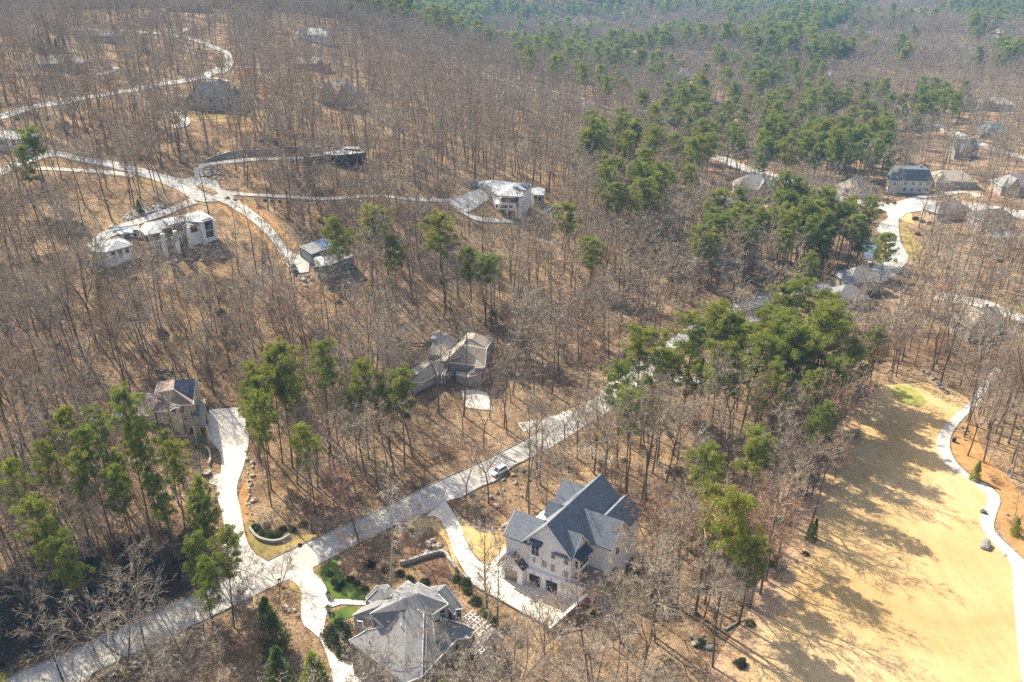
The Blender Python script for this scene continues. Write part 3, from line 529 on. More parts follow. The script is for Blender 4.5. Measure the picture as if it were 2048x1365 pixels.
    for (p0, h0), (p1, h1) in zip(pts, pts[1:]):
        d_ = np.array(p1)-np.array(p0); d_ /= np.linalg.norm(d_); n_ = np.array([-d_[1], d_[0]])*.17
        q = [np.array(p0)+n_, np.array(p0)-n_, np.array(p1)-n_, np.array(p1)+n_]; hh = [h0, h0, h1, h1]
        k.prism([fr(x, y, -3) for x, y in q], [fr(x, y, z-.12) for (x, y), z in zip(q, hh)]); q2 = [np.array(p0)+n_*1.5, np.array(p0)-n_*1.5, np.array(p1)-n_*1.5, np.array(p1)+n_*1.5]
        cap.prism([fr(x, y, z-.12) for (x, y), z in zip(q2, hh)], [fr(x, y, z+.03) for (x, y), z in zip(q2, hh)])
    k.box((15.4, -1.2, -3), (15.75, -.12, 3.3), fr); k.build('brick_face', M['brick'], tw); cap.build('coping', M['trim'], tw)
    te = empty('terrace', A, label='raised stone paved terrace in shade beside the white gabled house', cat='terrace')
    t_ = MB(); t_.prism([fr(12.42, -.11, -2), fr(16.3, -.11, -2), fr(17.6, 3.0, -2), fr(17.6, 8.0, -2), fr(12.42, 5.5, -2)], [fr(12.42, -.11, 3.1), fr(16.3, -.11, 3.1), fr(17.6, 3.0, 3.1), fr(17.6, 8.0, 3.1), fr(12.42, 5.5, 3.1)]); t_.build('paving', M['pave'], te)
    rl = MB()
    for x in np.arange(12.5, 15.4, .95): rl.bar(fr(x, -.27, 3.35), fr(x, -.27, 4.3), .06)
    rl.bar(fr(12.5, -.27, 4.3), fr(15.4, -.27, 4.3), .07); rl.bar(fr(12.5, -.27, 3.8), fr(15.4, -.27, 3.8), .04); rl.build('railing', M['trim'], te)
    st_ = empty('garden_stairs', A, label='long pale stone garden stairs running down from the terrace of the white house', cat='stairs'); s_ = MB()
    p0 = P(1190, 1092, 2.6)-A; p1 = P(1216, 1236, -.6)-A; dr = (p1-p0)[:2]; L_ = np.linalg.norm(dr); dr /= L_; nn = np.array([-dr[1], dr[0]])*.85; n_ = 18
    for i in range(n_):
        a = p0[:2]+dr*L_*i/n_; b = p0[:2]+dr*L_*(i+.97)/n_; z = p0[2]+(p1[2]-p0[2])*(i+.5)/n_
        s_.prism([(*(a+nn), z-1.2), (*(a-nn), z-1.2), (*(b-nn), z-1.2), (*(b+nn), z-1.2)], [(*(a+nn), z), (*(a-nn), z), (*(b-nn), z), (*(b+nn), z)])
    s_.build('step', M['path'], st_); h_ = MB()
    for s in (-1, 1): h_.bar((*(p0[:2]+nn*s), p0[2]+.9), (*(p1[:2]+nn*s), p1[2]+.9), .06); [h_.bar((*(p0[:2]+dr*L_*f+nn*s), p0[2]+(p1[2]-p0[2])*f-.2), (*(p0[:2]+dr*L_*f+nn*s), p0[2]+(p1[2]-p0[2])*f+.9), .06) for f in np.linspace(0, 1, 6)]
    h_.build('handrail', M['trim'], st_)
    hp = MB()
    for U in np.linspace(-.5, 17.5, 40):
        V = np.linspace(-1.5, 18, 42); q = A[None]+u[None]*U+v2[None]*V[:, None]; mark('house', q[:, 0], q[:, 1])
white_house()
# ------------------------------------------------------------------ houses traced roof by roof
class House:
    """roof facets given as photo pixels with a height above the house's base; walls drop from every free roof edge"""
    def __init__(s, name, anchor, label, roofmat, wallmat, drop=5, zoom=None, over=.35, base=None, fascia='trim', hs=1.):
        s.hs = hs; s.z = zoom or (0, 0, 1); a = s.px(anchor); g = G(*a); s.bz = g[2] if base is None else base; s.org = np.array([g[0], g[1], s.bz]); s.drop = drop; s.over = over
        s.e = empty(name, s.org, label=label, cat='house'); s.roofmat = roofmat; s.wallmat = wallmat; s.faces = []; s.fascia = fascia; s.wq = []
    def px(s, p): return (s.z[0]+p[0]*s.z[2], s.z[1]+p[1]*s.z[2])
    def W(s, p, h): return P(*s.px(p), s.bz+h*s.hs)-s.org
    def face(s, *pts): s.faces.append([tuple(p) for p in pts])
    def finish(s):
        key = {}; V = []
        def vi(p):
            k = (round(p[0]), round(p[1]), round(p[2], 2))
            if k not in key: key[k] = len(V); V.append(s.W(p, p[2]))
            return key[k]
        fs = []
        for f in s.faces:
            idx = [vi(p) for p in f]; q = [V[i] for i in idx]; n = sum(np.cross(q[i]-q[0], q[i+1]-q[0]) for i in range(1, len(q)-1))
            fs.append(idx if n[2] > 0 else idx[::-1])
        ed = {}
        for f in fs:
            for a, b in zip(f, f[1:]+f[:1]): ed[(a, b)] = ed.get((a, b), 0)+1
        free = [(a, b) for (a, b) in ed if (b, a) not in ed]
        me = bpy.data.meshes.new('roof'); vv = [tuple(p) for p in V]+[tuple(p-np.array([0, 0, .22])) for p in V]; n = len(V)
        ff = [tuple(f) for f in fs]+[tuple(n+i for i in f[::-1]) for f in fs]; me.from_pydata(vv, [], ff); me.update(); s.ro = link('roof', me, M[s.roofmat], s.e)
        fa = MB(); wl = MB()
        for a, b in free:
            p, q = V[a], V[b]; d = (q-p); L = np.linalg.norm(d[:2])
            if L < .4: continue
            o = np.array([d[1], -d[0], 0])/max(np.linalg.norm(d[:2]), 1e-6)   # outward for counter-clockwise faces
            dz = np.array([0, 0, 1.]); fa.prism([p-dz*.26+o*.02, q-dz*.26+o*.02, q-dz*.26-o*.05, p-dz*.26-o*.05], [p+dz*.05+o*.02, q+dz*.05+o*.02, q+dz*.05-o*.05, p+dz*.05-o*.05])
            pi = p-o*s.over; qi = q-o*s.over; t = .18; u = d/np.linalg.norm(d)
            lo = lambda r: np.array([r[0], r[1], -s.drop]); up = lambda r: np.array([r[0], r[1], r[2]-.24])
            wl.prism([lo(pi), lo(qi), lo(qi-o*t), lo(pi-o*t)], [up(pi), up(qi), up(qi-o*t), up(pi-o*t)]); s.wq.append((pi, qi, o))
            mx = np.linspace(0, 1, int(L)+2)
        fa.build('fascia', M[s.fascia], s.e); s.wo = wl.build('wall', M[s.wallmat], s.e)
        for f in fs:
            q = np.array([V[i] for i in f]); c = q.mean(0)
            for r_ in np.linspace(0, 1, 12):
                for i in range(len(q)):
                    for t in np.linspace(0, 1, 12):
                        m_ = q[i]*(1-t)+q[(i+1) % len(q)]*t; z = c+(m_-c)*r_+s.org; mark('house', z[0:1], z[1:2])
        return s
    def ray(s, p):
        a = s.px(p); o = np.array([0, 0, CAMH])-s.org; e = P(*a, 0.)-s.org; d = e-o; return o, d/np.linalg.norm(d)
    def win(s, p, w, h, mat='glass', frame='trim', muntin=0, name='window', door=False):
        o, d = s.ray(p); best = None
        for a, b, n in s.wq:
            dn = d@n
            if dn > -.02: continue
            t = ((a-o)@n)/dn; q = o+d*t; L = np.linalg.norm((b-a)[:2]); al = (q-a)@((b-a)/np.linalg.norm(b-a))
            if -.5 < al < L+.5 and q[2] < max(a[2], b[2]) and (best is None or t < best[0]): best = (t, q, (b-a), n)
        if best is None: return None
        _, q, ab, n = best; u = np.array([ab[0], ab[1], 0]); u /= np.linalg.norm(u); fr = lambda x, y, z: q+u*x+n*(-y)+np.array([0, 0, z])
        if door:
            m = MB(); m.box((-w/2, -.06, -h/2), (w/2, .05, h/2), fr); return m.build(name, M[mat], s.e)
        return wall_window(fr, 0, 0, w, h, 0, mat, s.e, name, frame, muntin)
    def panels(s, quad, nx, hh, mat='solar', name='solar_panel', gap=.06, thick=.08):
        a, b, c, d = [s.W(p, p[2])+np.array([0, 0, hh]) for p in quad]
        for i in range(nx):
            f0, f1 = (i+gap/2)/nx, (i+1-gap/2)/nx; q = [a+(b-a)*f0, a+(b-a)*f1, d+(c-d)*f1, d+(c-d)*f0]; m = MB(); m.prism(q, [p+np.array([0, 0, thick]) for p in q]); m.build(name, M[mat], s.e)
    def chimney(s, p, h0, h1, w, d, mat, capm='dark', rz=0):
        c = s.W(p, h1); m = MB(); ca, sa = math.cos(rz), math.sin(rz); fr = lambda x, y, z: np.array([c[0]+x*ca-y*sa, c[1]+x*sa+y*ca, z])
        m.box((-w/2, -d/2, h0), (w/2, d/2, h1), fr); o = m.build('chimney', M[mat], s.e); k = MB(); k.box((-w/2-.1, -d/2-.1, h1), (w/2+.1, d/2+.1, h1+.12), fr); k.box((-w/2+.2, -d/2+.15, h1+.12), (w/2-.2, d/2-.15, h1+.5), fr); k.build('chimney_cap', M[capm], o); return fr
    def vent(s, p, h, hh=.6, r=.1, mat='dark'):
        c = s.W(p, h); m = MB(); m.cyl(c-np.array([0, 0, .4]), c+np.array([0, 0, hh]), r, n=6); m.build('vent_pipe', M[mat], s.e)
    def box(s, pts, h0, h1, mat, name):
        q = [s.W(p, h1) for p in pts]; m = MB(); m.prism([np.array([p[0], p[1], h0*s.hs]) for p in q], q); return m.build(name, M[mat], s.e)
    def posts(s, pts, h0, h1, r, mat, name='post'):
        for p in pts:
            c = s.W(p, h1); m = MB(); m.box((c[0]-r, c[1]-r, h0), (c[0]+r, c[1]+r, h1*s.hs)); m.build(name, M[mat], s.e)
# grey hip roofed house in the foreground
Z = (600, 1100, .2441)
h = House('grey_roofed_house', (600, 1010), 'large house with many pale grey hip roofs, brick chimney and white pergolas', 'shin2', 'stone', 3, Z, base=0)
A1, A2 = (430, 540, 6.6), (700, 440, 6.9); h.face(A1, A2, (690, 560, 5.6), (640, 610, 4.6), (545, 640, 4.2)); h.face(A1, (500, 480, 5.4), (585, 440, 4.6), (770, 345, 5.0), (700, 440, 6.9))
B1, B2, B3 = (570, 525, 8.6), (835, 435, 9.0), (955, 352, 9.6)
h.face(B1, B2, (880, 487, 8.4), (858, 885, 5.2), (688, 632, 6.4)); h.face(B1, (700, 440, 6.9), (770, 345, 5.0), (885, 253, 5.4), (935, 290, 6.6), (975, 268, 6.8), B3, B2)
D = (1215, 445, 9.2); h.face(B3, (975, 268, 6.8), (1120, 345, 6.8), D); h.face(B2, B3, D, (1090, 528, 7.4), (1015, 503, 8.0))
h.face(B2, (1015, 503, 8.0), (1015, 520, 7.9), (880, 487, 8.4))
h.face((400, 742, 6.3), (550, 655, 6.6), (688, 632, 6.4), (858, 885, 5.2), (850, 1100, 4.0), (655, 965, 4.1), (612, 925, 4.0)); 
h.face((880, 487, 8.4), (1015, 520, 7.9), (1000, 1040, 4.3), (850, 1100, 4.0), (858, 885, 5.2))
h.face((1015, 520, 7.9), (1015, 503, 8.0), (1090, 528, 7.4), (1200, 570, 6.6), (1330, 600, 4.6), (1440, 655, 4.2), (1400, 720, 4.2), (1290, 730, 4.2), (1130, 900, 4.2), (1000, 1040, 4.2))
h.face((1115, 360, 7.4), (1195, 287, 7.4), (1070, 305, 5.2), (1050, 325, 5.2)); h.face((1115, 360, 7.4), (1195, 287, 7.4), (1335, 475, 5.0), (1258, 530, 5.0))
h.face((628, 298, 6.8), (740, 385, 6.8), (690, 425, 5.0), (588, 440, 4.5), (535, 395, 4.5)); h.face((628, 298, 6.8), (715, 283, 5.0), (772, 345, 5.0), (740, 385, 6.8))
h.finish()
h.chimney((1120, 570), 5.5, 9.2, 1.1, 1.6, 'greyw', 'dark', .3); h.win((1165, 497), .9, 1.1, 'glass'); h.win((495, 610), .8, 1.2); h.win((628, 600), .8, 1.0, 'glass'); h.win((1300, 520), .8, 1.6)
for p, z in (((572, 768), 5.9), ((828, 628), 7.2), ((955, 372), 9.4), ((968, 510), 7.9), ((995, 585), 7.0), ((1105, 388), 8.4)): h.vent(p, z, .5, .09, 'whitep' if z > 7.1 else 'dark')
# pergolas and gazebo
def pergola(name, quad, hh, na, nb, label):
    q = [P(600+a*.2441, 1100+b*.2441, hh) for a, b in quad]; o = np.array([q[0][0], q[0][1], 0]); e = empty(name, o, label=label, cat='pergola'); q = [p-o for p in q]
    bm = MB(); rm = MB(); pm = []
    for i in range(nb):
        f = i/(nb-1); a = q[0]+(q[3]-q[0])*f; b = q[1]+(q[2]-q[1])*f; bm.bar(a, b, .14, .2)
    for i in range(na):
        f = i/(na-1); a = q[0]+(q[1]-q[0])*f; b = q[3]+(q[2]-q[3])*f; d = (b-a)/np.linalg.norm(b-a); rm.bar(a-d*.5+np.array([0, 0, .18]), b+d*.5+np.array([0, 0, .18]), .09, .16)
    bm.build('beam', M['trim'], e); rm.build('rafter', M['trim'], e)
    for p in q: m = MB(); m.cyl((p[0], p[1], -.5), (p[0], p[1], p[2]-.1), .14, n=8); m.build('column', M['trim'], e)
pergola('pergola', [(1395, 520), (1545, 632), (1470, 700), (1325, 578)], 3.0, 6, 4, 'white timber pergola lattice behind the grey roofed house, the larger of two')
pergola('pergola', [(1470, 720), (1540, 800), (1490, 850), (1430, 770)], 3.0, 5, 3, 'small white timber pergola corner in front of the grey gazebo')
gz = [P(600+a*.2441, 1100+b*.2441, 3.2) for a, b in ((1500, 695), (1575, 640), (1668, 735), (1610, 800), (1500, 790))]; go = np.array([gz[0][0], gz[0][1], 0]); ge = empty('gazebo', go, label='small gazebo with pointed grey shingle roof beside the white pergola', cat='gazebo')
gp = P(600+1575*.2441, 1100+690*.2441, 5.0)-go; m = MB(); gl_ = [p-go for p in gz]
for a, b in zip(gl_, gl_[1:]+gl_[:1]): m.prism([a, b, gp], [a+np.array([0, 0, .15]), b+np.array([0, 0, .15]), gp+np.array([0, 0, .15])])
m.build('roof', M['shin2'], ge)
for p in gl_: c_ = p*.9+gp*.1; m = MB(); m.cyl((c_[0], c_[1], -.5), (c_[0], c_[1], 3.3), .13, n=8); m.build('column', M['trim'], ge)
# solar roofed tan house on the left
h = House('tan_house', (865, 800), 'tan walled house with brown roofs and a row of dark solar panels on top', 'shinb', 'cream', 3, (200, 700, .2198), hs=.9)
a, b, c_, d = (680, 275, 11.2), (665, 360, 11.4), (870, 265, 9.0), (850, 495, 8.8)
h.face(a, c_, d, b); h.face(a, b, (590, 430, 8.8), (495, 395, 8.4), (525, 295, 8.6)); h.face(b, d, (730, 505, 8.2), (640, 480, 8.2), (590, 430, 8.8))
h.face((290, 390, 7.4), (530, 470, 7.4), (440, 600, 5.0), (300, 590, 4.6), (120, 530, 4.6)); h.face((290, 390, 7.4), (430, 395, 6.2), (590, 430, 7.2), (640, 470, 7.0), (530, 470, 7.4))
h.face((530, 470, 7.4), (640, 470, 7.0), (630, 560, 5.6), (500, 560, 5.6), (440, 600, 5.0))
h.face((640, 500, 8.0), (730, 510, 8.0), (720, 560, 6.8), (640, 545, 6.8))
h.finish(); h.panels([(684, 280, 11.2), (866, 272, 9.1), (846, 452, 9.0), (672, 352, 11.3)], 4, .15)
for p, w_, hh in (((670, 570), 1.2, 1.6), ((760, 540), 1.0, 1.6), ((690, 680), .9, 1.2), ((855, 630), .7, 1.5), ((780, 620), 1., 1.3)): h.win(p, w_, hh, 'glassb' if w_ < 1.1 else 'glass')
h.win((855, 740), 1.6, 2.3, 'dark', door=True, name='garage_door')
h.box([(830, 505), (905, 500), (900, 585), (828, 590)], 5.9, 6.3, 'shind', 'balcony_roof'); h.box([(870, 480), (965, 440), (965, 690), (850, 690)], 2.5, 3.0, 'tan', 'deck'); h.posts([(965, 450), (968, 560), (965, 690), (850, 690)], -1, 4.0, .16, 'cream', 'deck_post')
rl = MB(); pp = [h.W(p, 4.0) for p in ((965, 440), (968, 560), (965, 690), (850, 690))]; [rl.bar(x, y, .08) for x, y in zip(pp, pp[1:])]; [rl.bar(x-np.array([0, 0, .5]), y-np.array([0, 0, .5]), .04) for x, y in zip(pp, pp[1:])]; rl.build('railing', M['dark'], h.e)
h.vent((630, 320), 9.8, .4, .12, 'whitep'); h.vent((565, 418), 9.0, .5)
# tan house in the centre
h = House('centre_house', (1100, 900), 'rambling house with tan and brown shingle gables alone in the middle of the woods', 'shint', 'stone', 4, (780, 620, .1612))
e0, e1, e2, e3, e4 = (690, 630, 6.6), (905, 435, 8.6), (945, 355, 8.9), (1020, 365, 8.6), (1060, 290, 8.4)
h.face((620, 615, 5.4), (690, 500, 6.6), (840, 420, 6.9), (905, 352, 7.2), (965, 288, 6.4), e4, e3, e2, e1, e0)
h.face(e2, e3, e4, (1280, 365, 6.0), (1200, 480, 6.4), (905, 415, 8.3)); h.face(e1, (1200, 485, 6.6), (1180, 705, 4.4), (1060, 690, 4.6), (720, 645, 5.2), e0)
h.face(e1, (905, 415, 8.3), (1200, 480, 6.4), (1200, 485, 6.6))
h.face((540, 390, 6.9), (840, 420, 6.9), (690, 500, 6.6), (640, 562, 5.0), (475, 545, 4.8)); h.face((540, 390, 6.9), (505, 292, 5.2), (590, 243, 4.8), (700, 300, 5.2), (830, 376, 6.3), (840, 420, 6.9))
h.face((530, 640, 5.8), (265, 890, 5.0), (330, 838, 4.3), (480, 695, 4.6), (590, 615, 5.2), (620, 615, 5.4)); h.face((265, 890, 5.0), (530, 640, 5.8), (620, 615, 5.4), (720, 645, 5.2), (690, 790, 3.8), (560, 815, 3.6), (390, 900, 3.6))
h.face((285, 740, 4.2), (465, 608, 4.6), (530, 640, 4.4), (330, 800, 3.8))
h.face((1075, 620, 5.8), (1055, 720, 5.0), (1180, 712, 4.6)); h.face((830, 770, 3.2), (960, 790, 3.4), (1050, 735, 4.4), (1135, 775, 3.6), (1090, 800, 3.2), (960, 830, 3.0), (830, 800, 3.0))
h.finish(); h.chimney((540, 350), 4, 7.6, 1., 1., 'stone', 'whitep'); h.vent((738, 550), 6.4, .9, .15)
for p in ((560, 570), (620, 590), (1225, 590), (1215, 640), (1190, 760)): h.win(p, 1., 1.3)
h.win((655, 840), 2.4, 2.0, 'glass')
# modern white hillside house
Zm = (150, 380, .14648)
h = House('modern_house', (1760, 790), 'long modern white hillside house with pale hip roofs and tall white columns', 'shinw', 'whitep', 3, Zm, fascia='greyw', base=float(G(402, 492)[2]), over=.6, hs=.68)
h.face((1400, 372, 11.2), (1700, 330, 11.4), (1905, 392, 9.8), (1765, 432, 9.8), (1740, 445, 9.9), (1500, 430, 10.0), (1285, 485, 9.8)); h.face((1400, 372, 11.2), (1185, 400, 9.8), (1300, 375, 9.8), (1718, 281, 9.8), (1905, 392, 9.8), (1700, 330, 11.4))
h.face((1400, 372, 11.2), (1285, 485, 9.8), (1185, 400, 9.8))
h.face((1560, 372, 10.7), (1440, 430, 9.3), (1520, 505, 8.9)); h.face((1560, 372, 10.7), (1520, 505, 8.9), (1775, 443, 8.9), (1690, 342, 9.6)); h.face((1560, 372, 10.7), (1690, 342, 9.6), (1500, 375, 9.6), (1440, 430, 9.3))
h.face((1090, 462, 9.4), (1200, 478, 9.2), (1390, 515, 7.6), (1210, 572, 7.4), (965, 622, 7.4)); h.face((1090, 462, 9.4), (965, 622, 7.4), (880, 545, 7.4), (950, 450, 7.8)); h.face((1090, 462, 9.4), (950, 450, 7.8), (1210, 405, 8.4), (1300, 480, 7.9), (1390, 515, 7.6), (1200, 478, 9.2))
h.face((510, 520, 7.0), (870, 478, 7.4), (880, 545, 6.6), (880, 570, 6.3), (620, 612, 5.8), (555, 572, 5.8))
h.finish()
h.box([(1080, 650), (1420, 560), (1560, 640), (1180, 740)], 2.0, 3.4, 'greyw', 'deck'); h.posts([(1540, 510), (1735, 465), (1885, 415), (1365, 560), (1190, 600)], -3, 8.8, .45, 'whitep', 'column'); h.posts([(1340, 680), (1420, 660)], -3, 3.4, .35, 'whitep', 'column')
for p, w_, hh in (((1800, 440), 2.8, 1.6), ((1815, 500), 2.8, 1.9), ((1825, 605), 2.8, 1.8), ((1630, 520), 4.5, 2.2), ((1410, 510), 2.0, 2.2), ((1285, 580), 3.6, 2.4), ((1080, 650), 4.8, 1.7), ((830, 590), 1.2, 1.6), ((710, 620), 1.2, 1.5), ((700, 690), 3., 1.2)): h.win(p, w_, hh, 'glass', 'dark', 2 if w_ > 2 else 0)
h.vent((1400, 372), 11., .9, .15)
h2 = House('garage_building', (620, 900), 'white detached garage with pale hip roof beside the long modern white house', 'shinw', 'whitep', 2, Zm, fascia='greyw', hs=.8)
h2.face((560, 690, 5.6), (400, 720, 5.0), (205, 795, 3.8), (195, 845, 3.6), (430, 855, 3.8)); h2.face((560, 690, 5.6), (430, 855, 3.8), (795, 755, 3.8), (740, 715, 3.9)); h2.face((560, 690, 5.6), (740, 715, 3.9), (640, 655, 4.0), (470, 670, 4.0), (400, 720, 5.0)); h2.finish()
for p in ((515, 860), (615, 840), (710, 830)): h2.win(p, 1.1, 1.3)
# house with blue solar panels
h = House('hillside_house', (780, 1080), 'plain grey shed roofed house with blue solar panels at the end of the hillside road', 'shin2', 'greyw', 3, (550, 440, .11723), fascia='dark', hs=.8)
h.face((400, 455, 8.2), (850, 300, 9.0), (1015, 455, 8.0), (620, 595, 7.2)); h.face((620, 595, 6.6), (1015, 468, 6.6), (1150, 450, 6.4), (1355, 620, 5.2), (830, 820, 5.0), (700, 800, 5.0)); h.face((830, 850, 3.0), (1300, 690, 3.2), (1310, 820, 2.2), (900, 950, 2.0)); h.finish()
h.panels([(660, 385, 8.6), (850, 312, 9.0), (990, 435, 8.2), (790, 495, 7.7)], 3, .14, 'solarb'); h.box([(640, 600), (760, 590), (860, 700), (855, 785), (800, 780)], 5.6, 6.3, 'shinw', 'skylight_roof'); h.vent((1055, 660), 6.0, .6, .15, 'whitep')
for p in ((900, 880), (1050, 830), (1200, 780)): h.win(p, 1.6, 1.4)
for p in ((560, 740), (700, 850)): h.win(p, 1.2, 1.4)
# modern house with pool, mid picture
h = House('pool_house', (780, 870), 'three storey pale house with wide hip roofs, columns and a small pool behind', 'shinw', 'whitep', 2, (920, 330, .11719), fascia='greyw', hs=.78)
h.face((520, 250, 10.2), (305, 292, 8.6), (540, 385, 8.4), (600, 330, 9.2)); h.face((520, 250, 10.2), (600, 330, 9.2), (700, 275, 9.8), (640, 268, 9.6)); h.face((540, 385, 8.4), (600, 330, 9.2), (700, 275, 9.8), (925, 300, 10.2), (870, 385, 10.8), (655, 525, 8.6), (545, 470, 8.6))
h.face((870, 385, 10.8), (925, 300, 10.2), (1215, 330, 9.4), (1150, 435, 8.8), (1065, 445, 8.8)); h.face((655, 525, 8.6), (870, 385, 10.8), (1065, 445, 8.8), (1080, 530, 8.4), (1030, 548, 8.4)); h.finish()
h.panels([(910, 375, 10.6), (1035, 420, 9.6), (1015, 460, 9.2), (895, 400, 10.2)], 3, .2); h.panels([(1025, 330, 10.2), (1205, 340, 9.4), (1150, 415, 9.1), (1110, 400, 9.5)], 3, .2); h.posts([(345, 320), (420, 350)], 0, 8.2, .3, 'whitep', 'column'); h.posts([(690, 560), (1020, 560)], 3, 8., .3, 'whitep', 'column')
h.box([(600, 575), (1020, 590), (1030, 660), (600, 660)], 4.4, 5.2, 'whitep', 'balcony')
for p, w_ in (((760, 600), 2.5), ((900, 610), 2.5), ((980, 600), 1.6), ((625, 690), 1.), ((700, 695), 1.), ((770, 700), 1.2), ((870, 700), 1.), ((990, 690), 1.)): h.win(p, w_, 1.5, 'glass', 'dark', 1)
for p, w_ in (((720, 820), 2.8), ((880, 835), 2.4)): h.win(p, w_, 2.2, 'dark', door=True, name='garage_door')
h3 = House('pool_pavilion', (1380, 680), 'small pale roofed pavilion by the little pool of the three storey house', 'shinw', 'stone', 4, (920, 330, .11719), fascia='greyw')
h3.face((1200, 420, 5.4), (1290, 375, 5.6), (1400, 380, 5.6), (1450, 420, 5.4), (1430, 520, 4.6), (1260, 515, 4.6), (1190, 455, 4.8)); h3.finish(); h3.win((1290, 560), 1.4, 1.4); h3.win((1360, 580), 1.4, 1.6)
# long flat roofed house above the retaining wall
h = House('long_low_house', (1300, 560), 'long low dark house with blue grey flat roofs above the upper loop drive', 'shinw', 'dark', 1.5, (580, 270, .09766), fascia='dark', hs=.8)
h.face((270, 460, 4.2), (600, 385, 4.2), (660, 400, 4.2), (680, 420, 4.0), (420, 460, 4.0)); h.face((690, 350, 5.2), (950, 330, 5.4), (1060, 270, 5.8), (1560, 355, 5.0), (1230, 405, 4.6), (1000, 420, 4.6), (690, 400, 4.8)); h.face((1070, 235, 6.2), (1420, 240, 6.4), (1430, 300, 6.0), (1100, 285, 6.0)); h.finish()
for p in ((400, 520), (560, 500), (800, 470), (900, 470), (1050, 470), (1350, 450), (1480, 430)): h.win(p, 2.4, 1.6, 'glass', 'dark', 1)
# ------------------------------------------------------------------ more distant houses: ground block, hip or gable roof, dormers
def house2(name, px, py, w, d, rz, eave, ridge, label, roof, wall, style='hip', wing=None, wins=3, base_drop=4, chim=True):
    """px,py: photo pixel of the middle of the near ground wall"""
    g = G(px, py); rz = R(rz); ca, sa = math.cos(rz), math.sin(rz); e = empty(name, g, rz, label=label, cat='house')
    I = lambda x, y, z: np.array([x, y, z], float); wl = MB(); rf = MB(); fs = MB()
    def blk(x0, x1, y0, y1, ev, rg, st, ax='u'):
        if st == 'gable': gable(I, rf, wl, x0, x1, y0, y1, -base_drop, ev, rg, ax, .4, .2); return
        o = .5; wl.box((x0, y0, -base_drop), (x1, y1, ev-.02)); X0, X1, Y0, Y1 = x0-o, x1+o, y0-o, y1+o; hw = min(X1-X0, Y1-Y0)/2*(.98 if st == 'hip' else .55)
        if st == 'mansard':
            q = [(X0, Y0), (X1, Y0), (X1, Y1), (X0, Y1)]; t = [(X0+hw*.7, Y0+hw*.7), (X1-hw*.7, Y0+hw*.7), (X1-hw*.7, Y1-hw*.7), (X0+hw*.7, Y1-hw*.7)]; rf.prism([(*p, ev-.1) for p in q], [(*p, rg) for p in t]); return
        if X1-X0 >= Y1-Y0: r0, r1 = (X0+hw, (Y0+Y1)/2), (X1-hw, (Y0+Y1)/2)
        else: r0, r1 = ((X0+X1)/2, Y0+hw), ((X0+X1)/2, Y1-hw)
        c = [(X0, Y0, ev-.1), (X1, Y0, ev-.1), (X1, Y1, ev-.1), (X0, Y1, ev-.1)]; a_, b_ = (*r0, rg), (*r1, rg)
        if X1-X0 >= Y1-Y0: F_ = [(c[0], c[1], b_, a_), (c[1], c[2], b_), (c[2], c[3], a_, b_), (c[3], c[0], a_)]
        else: F_ = [(c[0], c[1], a_), (c[1], c[2], b_, a_), (c[2], c[3], b_), (c[3], c[0], a_, b_)]
        for f in F_: rf.poly(f)
        rf.poly(c[::-1]); fs.box((X0, Y0-.03, ev-.38), (X1, Y0+.05, ev-.12)); fs.box((X0-.03, Y0, ev-.38), (X0+.05, Y1, ev-.12)); fs.box((X1-.05, Y0, ev-.38), (X1+.03, Y1, ev-.12))
    blk(-w/2, w/2, 0, d, eave, ridge, style)
    if wing:
        for (x0, x1, y0, y1, ev, rg, st, ax) in wing: blk(x0, x1, y0, y1, ev, rg, st, ax)
    wl.build('wall', M[wall], e); rf.build('roof', M[roof], e, fix=True)
    if fs.v: fs.build('fascia', M['trim'], e)
    n = wins
    for lv in range(2 if eave > 4.6 else 1):
        for i in range(n):
            x = -w/2+w*(i+.5)/n
            if wing and any(a[0]-.8 < x < a[1]+.8 and a[2] < .1 for a in wing): continue
            wall_window(I, x, eave-1.5-lv*2.9, min(1.4, w/n*.5), 1.5, 0, 'glass', e)
    if wing:
        for (x0, x1, y0, y1, ev, rg, st, ax) in wing:
            if y0 < .1: wall_window(I, (x0+x1)/2, ev-1.6, min(1.6, (x1-x0)*.4), 1.6, y0, 'glass', e)
    for s_ in (-1, 1): wall_window(I, d/2, eave-1.6, 1.2, 1.5, s_*w/2, 'glass', e, 'window', 'trim', 0, 'v', s_)
    if chim: m = MB(); m.box((w*.22, d*.55, eave), (w*.22+1., d*.55+.8, ridge+.9)); c = m.build('chimney', M['brick' if wall != 'stone' else 'stone'], e); m = MB(); m.box((w*.22-.08, d*.55-.08, ridge+.9), (w*.22+1.08, d*.55+.88, ridge+1.02)); m.build('chimney_cap', M['greyw'], c)
    r_ = math.hypot(w, d)/2+1; xx, yy = np.meshgrid(np.arange(-w/2-3, w/2+3, .8), np.arange(-5, d+4, .8)); mark('house', g[0]+xx*ca-yy*sa, g[1]+xx*sa+yy*ca); return e
house2('gabled_house', 425, 222, 13, 11, 8, 5.5, 10.5, 'dark blue grey roofed house with steep gable in the hillside woods', 'shind', 'greyw', 'gable', [(-10, -6.6, 2, 9, 4, 6.5, 'hip', 'u'), (6.6, 10, 2, 10, 5, 8, 'gable', 'v')], 3)
house2('gabled_house', 672, 212, 15, 10, -12, 5.5, 10.5, 'weathered grey house with clustered steep gables right of the dark blue grey roof', 'shint', 'stone', 'hip', [(-6, -1, -2, 6, 5.5, 9.5, 'gable', 'v'), (2, 7, -1.5, 6, 5, 9, 'gable', 'v')], 4)
